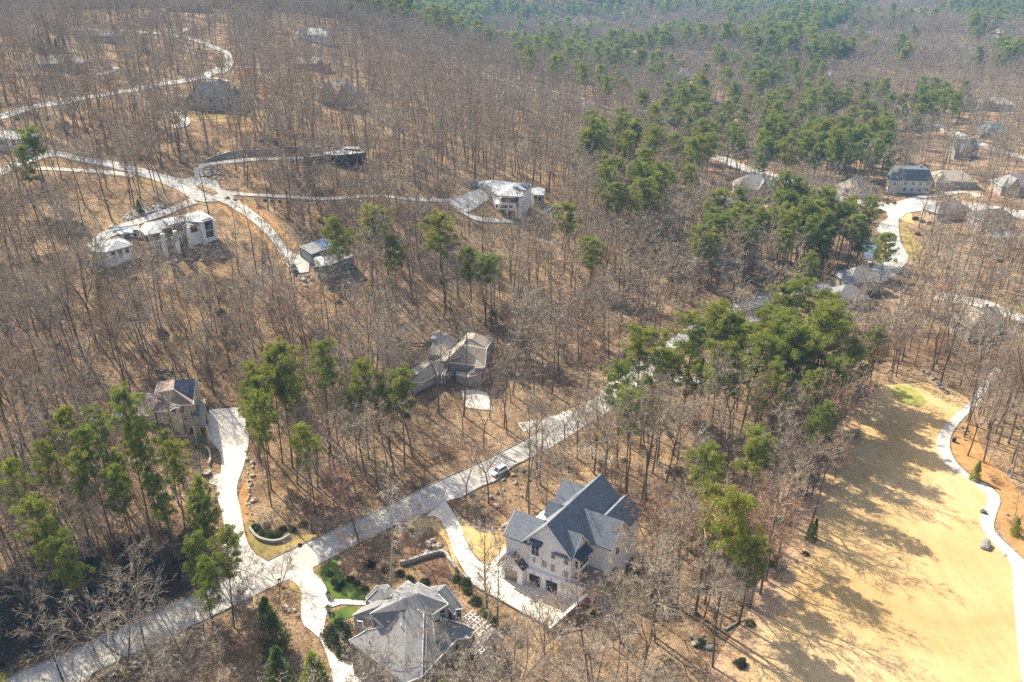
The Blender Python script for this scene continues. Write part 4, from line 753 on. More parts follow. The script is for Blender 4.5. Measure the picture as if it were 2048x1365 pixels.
house2('hilltop_house', 622, 84, 22, 11, -16, 4.5, 8, 'white roofed house with a tall chimney near the top of the hill', 'shinw', 'whitep', 'hip', [(-8, -2, -3, 5, 4, 7.5, 'gable', 'v'), (6, 13, -2, 7, 4, 7, 'gable', 'u')], 5)
house2('ranch_house', 615, 140, 22, 9, -6, 3.6, 6.6, 'long low tan roofed house on the hill below the white roofed house', 'shint', 'brick', 'hip', [(6, 11.6, -2.5, 4, 3.4, 5.6, 'gable', 'v')], 5)
house2('hilltop_house', 378, 24, 26, 13, 6, 4.5, 11, 'big brown pyramid roofed house on the skyline at the top of the hill', 'shinb', 'stone', 'hip', [(-16, -12.6, 1, 9, 4, 6.5, 'hip', 'u')], 5)
house2('ranch_house', 122, 143, 18, 9, 10, 3.6, 6.8, 'low brown roofed house half hidden in the woods at far upper left', 'shint', 'tan', 'hip', [(2, 7, -2, 5, 3.4, 7, 'gable', 'v')], 4)
house2('ranch_house', 208, 86, 16, 9, -5, 4, 7, 'pale blue grey roofed house among bare trees near the top left road', 'shin2', 'greyw', 'hip', None, 4)
house2('ranch_house', -4, 300, 18, 9, -12, 4, 5.2, 'white flat roofed house cut by the left edge of the picture', 'shinw', 'whitep', 'hip', None, 4, chim=False)
house2('stone_house', 1505, 402, 17, 12, -12, 5.6, 10.5, 'stone house with grey hip and gable roofs beside the blue swimming pool', 'shin2', 'tan', 'hip', [(-7.5, -3.2, -2, 5, 5.6, 9, 'hip', 'v'), (1.5, 6, -1.6, 5, 5.2, 9.2, 'gable', 'v')], 5)
house2('chateau_house', 1822, 387, 17, 11, -6, 6.2, 11, 'cream chateau style house with dark blue mansard roof at the road junction', 'shind', 'creamw', 'mansard', [(-10.5, -7, -1.2, 5.5, 6.2, 9.5, 'hip', 'v')], 5)
house2('ranch_house', 1905, 378, 21, 12, -8, 4, 7.6, 'brown hip roofed house joined on the right of the cream chateau house', 'shint', 'stone', 'hip', [(-9, -3, -3, 6, 4, 7, 'hip', 'v')], 4)
house2('ranch_house', 1728, 394, 13, 11, 40, 4.4, 9, 'brown roofed house by the road left of the cream chateau house', 'shint', 'whitep', 'hip', None, 3)
house2('grey_house', 1730, 590, 13, 9, 12, 5, 8.2, 'pale grey hip roofed house beside the road above the pine grove', 'shin2', 'tan', 'hip', None, 4)
house2('garage_building', 1702, 618, 10, 8, 4, 3.6, 6.6, 'low grey roofed garage just below the pale grey hip roofed house', 'shin2', 'greyw', 'hip', None, 3, chim=False)
house2('woodland_house', 1965, 675, 12, 8, 14, 4.2, 7.4, 'grey gabled house hidden behind bare trees above the cart path', 'shint', 'stone', 'gable', [(-7, -2, -2, 5, 5, 9, 'gable', 'v')], 4)
house2('valley_house', 1995, 462, 15, 9, 8, 4.6, 8, 'dark grey house with round terrace at the right edge of the valley', 'shind', 'greyw', 'hip', None, 4)
house2('valley_house', 1905, 440, 17, 9, 20, 4, 7, 'grey green roofed house behind the evergreen hedge at the road junction', 'shin2', 'tan', 'hip', None, 4)
house2('valley_house', 2040, 392, 18, 11, -5, 4.6, 9, 'blue grey roofed house at the right edge beyond the valley road', 'shin2', 'stone', 'hip', [(-7, -2, -2, 5, 4.6, 8.4, 'gable', 'v')], 4)
FARH = [(1985, 278, 15, 'dark roofed house in the trees near the right edge of the valley', 'shind', 'stone'), (1835, 262, 18, 'grey gabled house behind the big pine grove in the valley', 'shint', 'tan'), (1620, 292, 14, 'grey roofed house glimpsed through the pines of the grove', 'shin2', 'greyw'),
 (1438, 232, 16, 'cream house with dark roof between the pines left of the grove', 'shind', 'cream'), (1368, 162, 12, 'small white gabled house with dormers at the far lot in the pines', 'shin2', 'whitep'), (1338, 158, 13, 'dark roofed house beside the small white gabled house', 'shind', 'tan'), (1282, 172, 12, 'pale gabled house left of the dark roofed house in the pines', 'shint', 'whitep'),
 (1265, 148, 13, 'black roofed house in the far woods above the pines', 'shind', 'greyw'), (1083, 136, 14, 'tan gabled house alone in the far bare woods', 'shint', 'tan'), (1018, 210, 13, 'pale gabled house half hidden on the slope beyond the ridge', 'shint', 'stone'), (1665, 162, 16, 'tan hip roofed house in the bare woods beyond the pine row', 'shint', 'tan'),
 (1855, 48, 26, 'far white house on a rise near the upper right', 'shinw', 'whitep'), (1992, 222, 22, 'large light grey house with arched gables at the right', 'shinw', 'greyw'), (1935, 222, 13, 'weathered grey gabled house left of the large light grey house', 'shint', 'stone'), (2010, 75, 20, 'far tan house in pale woods at the upper right edge', 'shint', 'tan'),
 (1795, 238, 13, 'pale cottage between the dark cedars and the pine grove', 'shinw', 'tan'), (1762, 300, 15, 'light roofed house at the right end of the pine grove', 'shinw', 'whitep'), (1930, 318, 14, 'dark gabled house among bare trees above the chateau', 'shind', 'stone'), (1450, 262, 14, 'pale roofed house showing through the pines at centre right', 'shin2', 'tan'), (1370, 48, 20, 'tiny pale roof deep in the farthest woods', 'shinw', 'tan')]
for i, (px, py, w, lab, rf_, wl_) in enumerate(FARH): house2('valley_house', px, py, w, w*.62, [-14, 9, 22, -5][i % 4], 4.8, 8.6+(i % 3)*.6, lab, rf_, wl_, 'gable' if i % 2 else 'hip', [(-w*.35, -w*.05, -1.5, 4, 4.6, 8, 'gable', 'v')], 4)
# ------------------------------------------------------------------ tree meshes
def seg_mesh(segs, n):
    """prisms of n sides; segs: array (k,8) p0 r0 p1 r1"""
    s = np.asarray(segs, float); p0, r0, p1, r1 = s[:, :3], s[:, 3:4], s[:, 4:7], s[:, 7:8]; d = p1-p0; d /= np.linalg.norm(d, axis=1)[:, None]+1e-9
    up = np.where(np.abs(d[:, 2:3]) < .9, np.array([[0, 0, 1.]]), np.array([[1., 0, 0]])); a = np.cross(d, up); a /= np.linalg.norm(a, axis=1)[:, None]; b = np.cross(d, a)
    t = 2*np.pi*np.arange(n)/n; k = len(s)
    ring = a[:, None]*np.cos(t)[None, :, None]+b[:, None]*np.sin(t)[None, :, None]
    V = np.concatenate([p0[:, None]+ring*r0[:, None], p1[:, None]+ring*r1[:, None]], 1).reshape(-1, 3)
    i = np.arange(k)[:, None]*2*n; j = np.arange(n)[None]; j2 = (j+1) % n
    return V, np.stack([i+j, i+j2, i+n+j2, i+n+j], -1).reshape(-1, 4)
def sliver(segs, w, rg):
    s = np.asarray(segs, float); p0, p1 = s[:, :3], s[:, 4:7]; d = p1-p0; r = rg.normal(size=d.shape); a = np.cross(d, r); a /= np.linalg.norm(a, axis=1)[:, None]+1e-9
    ww = (s[:, 3:4] if w is None else w); V = np.stack([p0-a*ww, p0+a*ww, p1], 1).reshape(-1, 3); return V, np.arange(len(V)).reshape(-1, 3)
def joinvf(parts):
    V = []; Fq = {}; o = 0
    for v, f in parts:
        V.append(v); Fq.setdefault(f.shape[1], []).append(f+o); o += len(v)
    return np.concatenate(V), [np.concatenate(x) for x in Fq.values()]
def dirv(az, el): return np.array([math.cos(az)*math.cos(el), math.sin(az)*math.cos(el), math.sin(el)])
def branch(p, d, L, r0, r1, n, bend, rg, wob=.12):
    out = []; p = np.array(p, float); d = np.array(d, float)
    for i in range(n):
        q = p+d*L/n; ra = r0+(r1-r0)*i/n; rb = r0+(r1-r0)*(i+1)/n; out.append([*p, ra, *q, rb]); p = q; d = d+np.array([0, 0, bend])+rg.normal(size=3)*wob; d /= np.linalg.norm(d)
    return out
def at_seg(b, f):
    k = min(int(f*len(b)), len(b)-1); t = f*len(b)-k; s = b[k]; p0 = np.array(s[:3]); p1 = np.array(s[4:7]); return p0+(p1-p0)*t, (p1-p0)/np.linalg.norm(p1-p0), s[3]+(s[7]-s[3])*t
def rot_about(d, ang, az, rg):
    up = np.array([0, 0, 1.]) if abs(d[2]) < .95 else np.array([1., 0, 0]); a = np.cross(d, up); a /= np.linalg.norm(a); b = np.cross(d, a); e = a*math.cos(az)+b*math.sin(az); return d*math.cos(ang)+e*math.sin(ang)
def bare_tree(seed, h=20, cr=4, base=.42, n1=15, r=None, spread=0, lod=0, tw=.020, multi=0, dens=1.):
    rg = np.random.default_rng(seed); r = r or h*.0095; trunk = []; L1 = []; L2 = []; L3 = []; L4 = []
    stems = [(np.zeros(3), dirv(rg.uniform(0, 6.28), R(90-rg.uniform(0, 5))), h, r)]
    if multi:
        stems = [(np.zeros(3), dirv(6.28*i/multi+rg.uniform(-.4, .4), R(rg.uniform(52, 70))), h*rg.uniform(.8, 1), r*.6) for i in range(multi)]
    for p, d, H_, r_ in stems:
        if spread:                                        # trunk forks into a few big limbs
            tr = branch(p, d, H_*base, r_, r_*.75, 5, .0, rg, .03); trunk += tr; tp, td, tr_ = at_seg(tr, .999); subs = []
            for i in range(spread): q = branch(tp, rot_about(td, R(rg.uniform(18, 42)), 6.28*i/spread+rg.uniform(-.4, .4), rg), H_*(1-base)*rg.uniform(.8, 1.05), tr_*.7, .03, 7, .07, rg, .10); trunk += q; subs.append((q, H_*(1-base), .12, 1.0, max(7, n1//spread+2)))
        else:
            q = branch(p, d, H_, r_, .02, 9, .02 if not multi else .05, rg, .035 if not multi else .06); trunk += q; subs = [(q, H_, base if not multi else .25, .99, n1 if not multi else max(6, n1//multi+2))]
        for q, Ls, f0, f1, nb in subs:
            az = rg.uniform(0, 6.28)
            for i in range(int(nb)):
                f = f0+(f1-f0)*(i+rg.uniform(.1, .9))/nb; pp, dd, rr = at_seg(q, f); az += 2.4+rg.uniform(-.4, .4); g = (f-f0)/(f1-f0); ln = cr*(1.15-.75*g)*rg.uniform(.7, 1.2)*(1.-.35*(g < .12)); b = branch(pp, rot_about(dd, R(rg.uniform(38, 68)-12*g), az, rg), ln, min(rr*.55, .09)+.008, .018, 5, .07, rg, .13); L1 += b
                for j in range(int(6*dens)):
                    fb = rg.uniform(.25, 1); p2, d2, r2 = at_seg(b, fb); b2 = branch(p2, rot_about(d2, R(rg.uniform(25, 60)), rg.uniform(0, 6.28), rg), ln*.42*rg.uniform(.6, 1.2), r2*.6, .010, 3, .05, rg, .16); L2 += b2
                    for k in range(4 if lod == 0 else 4):
                        p3, d3, r3 = at_seg(b2, rg.uniform(.15, 1)); ln3 = ln*.24*rg.uniform(.6, 1.3); b3 = branch(p3, rot_about(d3, R(rg.uniform(20, 55)), rg.uniform(0, 6.28), rg), ln3, .014, .006, 2, .04, rg, .2); L3 += b3
                        if lod == 0:
                            for m_ in range(4): p4, d4, _ = at_seg(b3, rg.uniform(.1, 1)); q4 = p4+rot_about(d4, R(rg.uniform(15, 55)), rg.uniform(0, 6.28), rg)*rg.uniform(.3, .75)*min(1, ln*.3); L4.append([*p4, .01, *q4, .003])
    if lod == 0: tr = [seg_mesh(trunk, 7)]; cw = [seg_mesh(L1, 4), seg_mesh(L2, 3), sliver(L3, tw*1.1, rg), sliver(L4, tw, rg)]
    elif lod == 1: tr = [seg_mesh(trunk, 5)]; cw = [seg_mesh(L1, 3), sliver(L2, .046, rg), sliver(L3, .062, rg)]
    else: tr = [seg_mesh(trunk, 3)]; cw = [sliver(L1, .08, rg), sliver(L2, .08, rg), sliver(L3, .12, rg)]
    return joinvf(tr), joinvf(cw)
def leaf_clumps(cen, rad, n, size, rg, squash=.75):
    """n small two sided triangles spread through each clump"""
    cen = np.repeat(np.asarray(cen, float), n, 0); rad = np.repeat(np.asarray(rad, float), n)[:, None]; k = len(cen); d = rg.normal(size=(k, 3)); d /= np.linalg.norm(d, axis=1)[:, None]; q = cen+d*rad*(rg.uniform(.15, 1, (k, 1))**.5)*np.array([1, 1, squash])
    a = rg.normal(size=(k, 3)); a[:, 2] *= .6; a += d*.5; a /= np.linalg.norm(a, axis=1)[:, None]; b = np.cross(a, rg.normal(size=(k, 3))); b /= np.linalg.norm(b, axis=1)[:, None]; s = size*rg.uniform(.6, 1.4, (k, 1))
    V = np.stack([q-a*s*.6-b*s*.2, q-a*s*.4+b*s*.24, q+a*s*.95], 1).reshape(-1, 3); return V, np.arange(len(V)).reshape(-1, 3)
def pine_tree(seed, h=22, cr=3.6, base=.55, nb=26, lod=0, size=.34, cl=1.0):
    rg = np.random.default_rng(seed); trunk = branch((0, 0, 0), dirv(rg.uniform(0, 6.28), R(90-rg.uniform(0, 3))), h, h*.0095, .04, 9, .01, rg, .02); L1 = []; cen = []; rad = []
    az = rg.uniform(0, 6.28)
    for i in range(nb):
        f = base+(1-base)*(i+rg.uniform(0, .9))/nb; f = min(f, .985); p, d, r = at_seg(trunk, f); az += 2.4+rg.uniform(-.5, .5); g = (f-base)/(1-base); prof = (math.sin(math.pi*min(1, .18+.80*g))**.7); ln = cr*prof*rg.choice([.45, .8, 1.0, 1.25])*rg.uniform(.85, 1.1)+.3
        b = branch(p, dirv(az, R(rg.uniform(0, 25)+18*g)), ln, .05, .015, 3, .06, rg, .1); L1 += b
        for fr_ in ([1., .68, .42] if ln > 1.6 else [1., .5]):
            q, dd, _ = at_seg(b, fr_-.001); cen.append(q+rg.normal(size=3)*.25*np.array([1, 1, .5])+[0, 0, .12]); rad.append(rg.uniform(.62, 1.05)*cl*(.85+.25*fr_))
            if fr_ > .6 and ln > 1.6: cen.append(q+rot_about(dd, R(70), rg.uniform(0, 6.28), rg)*.9); rad.append(rg.uniform(.5, .8)*cl)
    for k in range(3): cen.append(np.array(trunk[-1][4:7])+rg.normal(size=3)*.35-[0, 0, .3*k]); rad.append(.7*cl)
    dead = [branch(at_seg(trunk, base*rg.uniform(.5, 1))[0], dirv(rg.uniform(0, 6.28), R(rg.uniform(-10, 20))), rg.uniform(.6, 2.2), .03, .008, 2, 0, rg)[0] for _ in range(7)]
    n = {0: 84, 1: 26, 2: 12}[lod]; sz = {0: size, 1: size*1.55, 2: size*2.3}[lod]
    tr = [seg_mesh(trunk, 7 if lod == 0 else 4)]; wood = seg_mesh(L1+dead, 3); return joinvf(tr+[wood]), leaf_clumps(cen, rad, n, sz, rg)
def cone_tree(seed, h=9, r=2.2, n=2600, size=.22, pw=.8, base=.03, lean=0):
    rg = np.random.default_rng(seed); trunk = branch((0, 0, 0), (0, 0, 1), h*.96, h*.014, .02, 5, 0, rg, .02); z = base+(1-base)*rg.uniform(0, 1, 150)**1.35; az = rg.uniform(0, 6.28, 150); rr = r*(1-z)**pw*rg.uniform(.55, 1.05, 150)
    cen = np.stack([np.cos(az)*rr, np.sin(az)*rr, z*h], -1); rad = (.28+.5*(1-z))*r*.42+.12; return joinvf([seg_mesh(trunk, 5)]), leaf_clumps(cen, rad, n//150, size, rg, 1.1)
def round_bush(seed, h=3, r=1.8, n=2400, size=.16):
    rg = np.random.default_rng(seed); k = 70; d = rg.normal(size=(k, 3)); d[:, 2] = np.abs(d[:, 2]); d /= np.linalg.norm(d, axis=1)[:, None]; cen = d*np.array([r, r, h*.82])*rg.uniform(.55, .95, (k, 1)); rad = rg.uniform(.22, .38, k)*r
    st_ = []
    for i in range(6): st_ += branch((0, 0, 0), dirv(i*1.05, R(60)), h*.6, .05, .015, 3, .03, rg)
    return joinvf([seg_mesh(st_, 4)]), leaf_clumps(cen, rad, n//k, size, rg, .8)
def twig_bush(seed, h=2.2, r=1.6, n=26):
    rg = np.random.default_rng(seed); A = []; B = []; D = []
    for i in range(n):
        b = branch(rg.normal(size=3)*[.15, .15, 0], dirv(rg.uniform(0, 6.28), R(rg.uniform(35, 82))), h*rg.uniform(.7, 1.15), .022, .008, 4, .02, rg, .15); A += b
        for j in range(6):
            p, d, _ = at_seg(b, rg.uniform(.3, 1)); b2 = branch(p, rot_about(d, R(rg.uniform(20, 55)), rg.uniform(0, 6.28), rg), h*.35, .01, .004, 2, .02, rg, .2); B += b2
            for k in range(4): p, d, _ = at_seg(b2, rg.uniform(.2, 1)); q = p+rot_about(d, R(rg.uniform(15, 60)), rg.uniform(0, 6.28), rg)*h*.16; D.append([*p, .01, *q, .003])
    return joinvf([seg_mesh(A, 3)]), joinvf([sliver(B, .022, rg), sliver(D, .018, rg)])
def two(name, vf, m1, m2, seed=0):
    (v1, f1), (v2, f2) = vf; f1 = f1 if isinstance(f1, list) else [f1]; f2 = f2 if isinstance(f2, list) else [f2]
    return mesh_np(name+'_trunk', v1, f1), mesh_np(name+'_crown', v2, f2), m1, m2
def put_tree(kind, variant, loc, rz, sc, mats=None, **tg):
    me1, me2, m1, m2 = variant; mats = mats or (m1, m2)
    e = empty(kind, loc, rz, **tg); e.scale = sc; e.rotation_euler = (rnd.gauss(0, .035), rnd.gauss(0, .035), rz)
    for nm, me, m in (('trunk', me1, mats[0]), ('crown', me2, mats[1])):
        if not me.materials: me.materials.append(None)
        o = bpy.data.objects.new(nm, me); C.objects.link(o); o.parent = e; o.material_slots[0].link = 'OBJECT'; o.material_slots[0].material = m
    return e
def stuff_gn(name, variants, pts, rz, sc, idx, label, tiltv=None):
    """one object that grows a copy of one of the variants at each point (a mass nobody could count)"""
    col = bpy.data.collections.new(name+'_sources')
    for i, (v1, m1, v2, m2) in enumerate(variants):
        (a, fa), (b, fb) = v1, v2; fa = fa if isinstance(fa, list) else [fa]; fb = fb if isinstance(fb, list) else [fb]; FF = fa+[f+len(a) for f in fb]; mi = np.concatenate([np.zeros(sum(len(f) for f in fa)), np.ones(sum(len(f) for f in fb))])
        me = mesh_np('%s_%02d' % (name, i), np.concatenate([a, b]), FF, mi=mi); me.materials.append(m1); me.materials.append(m2); o = bpy.data.objects.new('%s_source_%02d' % (name, i), me); col.objects.link(o)
    me = bpy.data.meshes.new(name); me.vertices.add(len(pts)); me.vertices.foreach_set('co', np.asarray(pts, np.float32).ravel())
    rr_ = np.random.default_rng(len(pts)); lx, ly = rr_.normal(0, .05, len(pts)), rr_.normal(0, .05, len(pts))
    for nm, ty, val in (('lx', 'FLOAT', lx), ('ly', 'FLOAT', ly), ('rz', 'FLOAT', rz), ('sc', 'FLOAT', sc), ('vi', 'INT', idx)): at = me.attributes.new(nm, ty, 'POINT'); at.data.foreach_set('value', np.asarray(val, np.float32 if ty == 'FLOAT' else np.int32))
    o = link(name, me); tag(o, label, None, None, 'stuff')
    ng = bpy.data.node_groups.new(name, 'GeometryNodeTree'); ng.interface.new_socket('Geometry', in_out='INPUT', socket_type='NodeSocketGeometry'); ng.interface.new_socket('Geometry', in_out='OUTPUT', socket_type='NodeSocketGeometry')
    N = ng.nodes; L = ng.links; gi = N.new('NodeGroupInput'); go_ = N.new('NodeGroupOutput'); ip = N.new('GeometryNodeInstanceOnPoints'); ci = N.new('GeometryNodeCollectionInfo'); ci.inputs['Collection'].default_value = col; ci.inputs['Separate Children'].default_value = True; ci.inputs['Reset Children'].default_value = True
    def attr(nm, ty): a = N.new('GeometryNodeInputNamedAttribute'); a.data_type = ty; a.inputs['Name'].default_value = nm; return a.outputs['Attribute']
    cx = N.new('ShaderNodeCombineXYZ'); L.new(attr('rz', 'FLOAT'), cx.inputs[2]); L.new(attr('lx', 'FLOAT'), cx.inputs[0]); L.new(attr('ly', 'FLOAT'), cx.inputs[1]); L.new(gi.outputs[0], ip.inputs['Points']); L.new(ci.outputs[0], ip.inputs['Instance']); ip.inputs['Pick Instance'].default_value = True
    L.new(attr('vi', 'INT'), ip.inputs['Instance Index']); L.new(cx.outputs[0], ip.inputs['Rotation']); L.new(attr('sc', 'FLOAT'), ip.inputs['Scale']); L.new(ip.outputs[0], go_.inputs[0])
    md = o.modifiers.new('grow', 'NODES'); md.node_group = ng; return o
# ------------------------------------------------------------------ where trees may stand
NOGO_BIG = dil(MASK['road'], 2) | dil(MASK['house'], 3) | dil(MASK['open'], 1)
NOGO_SMALL = dil(MASK['road'], 1) | dil(MASK['house'], 1) | dil(MASK['open'], 0)
def to_px(x, y, z): return proj(x, y, z)
# windows in the woods: bits of the photo where the ground, a road or a house stays readable; fewer trees grow between those and the camera
CLEAR = [((500,1150),(640,1150),(700,1250),(740,1365),(470,1365),(520,1230)), ((640,1210),(740,1210),(740,1320),(640,1320)), ((0,1270),(80,1300),(80,1365),(0,1365)), ((985,1090),(1215,950),(1265,1060),(1210,1180),(1150,1250),(985,1150)), ((700,1180),(850,1130),(1010,1240),(1010,1330),(720,1360)), ((120,395),(445,385),(445,500),(180,515)), ((225,755),(420,740),(420,870),(500,880),(470,1080),(430,1080),(400,880),(225,860)),
 ((800,640),(1000,640),(1010,775),(810,790)), ((585,470),(715,470),(715,560),(590,560)), ((905,350),(1135,350),(1140,440),(900,440)), ((600,285),(740,285),(740,340),(600,335)), ((355,350),(480,350),(600,520),(560,530),(430,420),(355,400)), ((360,160),(470,150),(470,235),(360,240)), ((630,165),(720,165),(720,215),(630,215)),
 ((560,50),(665,50),(665,95),(560,95)), ((1350,345),(1580,345),(1580,420),(1350,420)), ((1775,335),(1880,335),(1880,395),(1775,395)), ((1660,390),(2048,390),(2048,440),(1830,520),(1830,570),(1740,570),(1750,440)), ((440,1100),(560,1110),(720,1050),(900,930),(1180,800),(1180,840),(900,1030),(700,1130),(680,1340),(590,1340),(560,1180),(440,1200)),
 ((50,1345),(450,1160),(470,1190),(200,1365),(50,1365)), ((860,1000),(1200,1180),(1130,1260),(940,1180),(860,1050)), ((430,820),(500,820),(540,1120),(450,1150)), ((850,180),(1150,120),(1150,160),(900,200)) if 0 else ((1340,160),(1400,160),(1400,205),(1340,205)), ((1380,300),(1700,395),(1700,420),(1380,320)), ((1165,205),(1240,250),(1240,270),(1165,250)), ((1560,560),(1760,560),(1760,625),(1560,625)), ((1180,780),(1500,590),(1700,560),(1700,590),(1300,770),(1200,840)),
 ((240,50),(480,80),(480,150),(240,200),(0,245),(0,220),(400,140),(430,110),(240,75)), ((450,385),(900,385),(900,410),(450,405)), ((0,300),(360,345),(360,390),(0,340)), ((385,310),(610,310),(610,330),(385,350))]
def inpoly(px, py, poly):
    px = np.asarray(px, float); py = np.asarray(py, float); c = np.zeros(px.shape, bool); n = len(poly)
    for i in range(n):
        (x0, y0), (x1, y1) = poly[i], poly[(i+1) % n]
        if y0 == y1: continue
        c ^= ((y0 > py) != (y1 > py)) & (px < (x1-x0)*(py-y0)/(y1-y0)+x0)
    return c
def blocked(x, y, h):
    return _blk(x, y, h)*np.where(np.hypot(x, y) > 330, .62, 1.0)*np.where((x > 60) & (y > 250), .75, 1.0)
def _blk(x, y, h):
    """share of the stem that stands in front of a readable bit"""
    z = T(x, y); out = np.zeros(len(x))
    for f in (.3, .5, .68, .85):
        px, py, _ = to_px(x, y, z+h*f); b = np.zeros(len(x), bool)
        for c in CLEAR: b |= inpoly(px, py, c)
        out += b*.25
    return out
def poisson(x0, x1, y0, y1, d, rg, wfun=None):
    nx = int((x1-x0)/d); ny = int((y1-y0)/d); gx, gy = np.meshgrid(np.arange(nx), np.arange(ny)); x = x0+(gx+.5+rg.uniform(-.48, .48, gx.shape))*d; y = y0+(gy+.5+rg.uniform(-.48, .48, gx.shape))*d; x = x.ravel(); y = y.ravel()
    if d > 7: x = x+rg.normal(size=x.shape)*d*.3; y = y+rg.normal(size=x.shape)*d*.4
    keep = np.abs(x) < .66*y+55; return x[keep], y[keep]
def vnoise(x, y, s, seed=0):
    r_ = np.random.default_rng(seed); v = 0
    for k in range(6): a = r_.uniform(0, 6.28); f = s*r_.uniform(.6, 1.8); v = v+np.sin((x*math.cos(a)+y*math.sin(a))*f+r_.uniform(0, 6.28))
    return v/6
# ------------------------------------------------------------------ tree kinds
BV = [two('hardwood', bare_tree(100+i, h=[21, 19, 23, 17, 20, 22, 18, 24, 16, 21][i], cr=[4.4, 3.8, 4.7, 4.0, 5.0, 4.1, 3.5, 4.8, 3.7, 4.6][i], base=[.48, .52, .50, .42, .38, .55, .45, .5, .4, .42][i], n1=[16, 14, 17, 14, 16, 14, 14, 18, 14, 16][i], spread=[0, 3, 0, 3, 4, 0, 2, 3, 0, 4][i], dens=1.0), M['bark'], M['twig']) for i in range(10)]
BIG = [two('spreading', bare_tree(150+i, h=[19, 17, 15][i], cr=[4.0, 4.2, 3.8][i], base=[.30, .25, .22][i], n1=[34, 32, 32][i], spread=[5, 5, 6][i], tw=.024), M['bark'], M['twig']) for i in range(3)]
MULT = [two('clump_tree', bare_tree(170+i, h=[8, 10][i], cr=[2.3, 2.8][i], n1=[36, 40][i], multi=[6, 5][i], r=.12, tw=.016), M['bark'], M['twig']) for i in range(2)]
SAP = [two('sapling', bare_tree(190+i, h=[9, 11, 8][i], cr=[1.5, 1.8, 1.3][i], base=.3, n1=12, r=.05, tw=.015, dens=.7), M['bark'], M['twig']) for i in range(3)]
PV = [two('pine', pine_tree(200+i, h=[23, 25, 21, 24, 19, 22][i], cr=[3.2, 3.8, 2.9, 4.1, 2.8, 3.4][i], base=[.56, .60, .5, .58, .42, .62][i], nb=[28, 30, 26, 32, 30, 26][i], cl=.92, size=.27), M['barkpine'], M['pine']) for i in range(6)]
CED = [two('cedar', cone_tree(220+i, h=[10, 8][i], r=[2.4, 2.1][i], n=6500, size=.24), M['barkpine'], M['cedar']) for i in range(2)]
BUSH = [two('bush', round_bush(230+i, n=4200), M['bark'], M['shrub']) for i in range(2)]
TWB = [two('brush', twig_bush(240+i), M['bark'], M['twig']) for i in range(3)]
# ------------------------------------------------------------------ naming by place
LAND = [('the tan solar panel house', 340, 830), ('the tan gabled house in mid wood', 920, 740), ('the long modern white house', 330, 470), ('the blue solar panel house', 655, 540), ('the three storey pool house', 1010, 410), ('the long low dark house', 680, 330), ('the white gabled house', 1120, 1090), ('the grey hip roofed house', 850, 1270),
 ('the hilltop junction', 400, 380), ('the driveway fork', 500, 1130), ('the parked white car', 1000, 940), ('the golf green', 1815, 790), ('the golf fairway edge', 1560, 1150), ('the pine grove by the street', 1520, 700), ('the stone house with pool', 1500, 390), ('the cream chateau house', 1830, 370), ('the lower left boulder bank', 150, 1240), ('the bottom edge', 1150, 1340), ('the cart path', 1980, 1000),
 ('the left edge woods', 40, 700), ('the central woods', 1080, 580), ('the left woods clearing', 560, 700), ('the ridge', 950, 250), ('the upper street bend', 450, 120), ('the roadside woods', 1330, 560), ('the pond', 1745, 500), ('the valley pines', 1330, 270), ('the far pine grove', 1620, 270), ('the grey roofed garage', 1700, 600), ('the right edge', 2000, 560), ('the brook bend woods', 1350, 950)]
def near(px, py):
    d = [math.hypot((px-a)*.8, py-b) for _, a, b in LAND]; i = int(np.argmin(d)); n, a, b = LAND[i]; dx, dy = px-a, py-b
    if d[i] < 26: w = 'right by'
    elif abs(dx)*.7 > abs(dy): w = 'right of' if dx > 0 else 'left of'
    else: w = 'below' if dy > 0 else 'above'
    return w+' '+n
# --- pines read off the photo: crown centre in pixels
PINES = [(130,865),(180,915),(222,905),(262,912),(325,868),(207,845),(30,960),(292,935),(382,1000),(405,1025),(500,792),(518,775),(545,790),(645,772),(612,885),(520,840),(60,1005),(160,965),(235,968),(340,935),(392,1105),(520,872),(585,765),(700,800),(330,1000),(140,1150),(75,930),(725,782),(772,780),(800,800),(436,1098),(112,1112),(400,1150),(565,800),(1430,925),(1512,935),(1432,1055),(1450,1110),(1640,855),(1245,805),(1290,775),(1262,850),(1400,960),(735,475),(785,497),(885,497),(940,497),(970,540),(1185,510),(1130,450),(680,482),
 (1600,612),(1575,652),(1640,645),(1692,690),(1640,700),(1702,722),(1420,672),(1400,722),(1440,752),(1490,702),(1540,702),(1520,772),(1560,790),(1600,742),(1482,782),(1330,722),(1280,732),(1660,735),(1450,662),(1350,702),(1560,740),(1500,740),(1380,700),(1620,780),(1590,700),(40,300),(60,285),(1775,502),(1210,190),(1830,240)]
ZONES = [([(1180,190),(1420,190),(1440,300),(1400,330),(1300,425),(1220,400),(1180,320)], 48), ([(1440,245),(1760,245),(1795,300),(1700,325),(1480,315)], 46), ([(1340,690),(1560,615),(1640,605),(1715,690),(1690,755),(1560,800),(1420,780)], 14), ([(1360,410),(1530,405),(1520,480),(1380,490)], 15), ([(1545,400),(1740,425),(1775,490),(1700,520),(1560,490)], 22), ([(1560,178),(1775,182),(1775,222),(1560,222)], 26), ([(1780,180),(1895,182),(1890,215),(1790,215)], 12), ([(1350,150),(1550,140),(1550,225),(1360,235)], 22), ([(1500,95),(1660,90),(1640,160),(1540,165)], 24)]
def crown_pt(px, py, hc): return G(px, py, hc)
pines = []
for i, (a, b) in enumerate(PINES): pines.append((a, b, crown_pt(a, b, 16.5), True))
prs = np.random.default_rng(5)
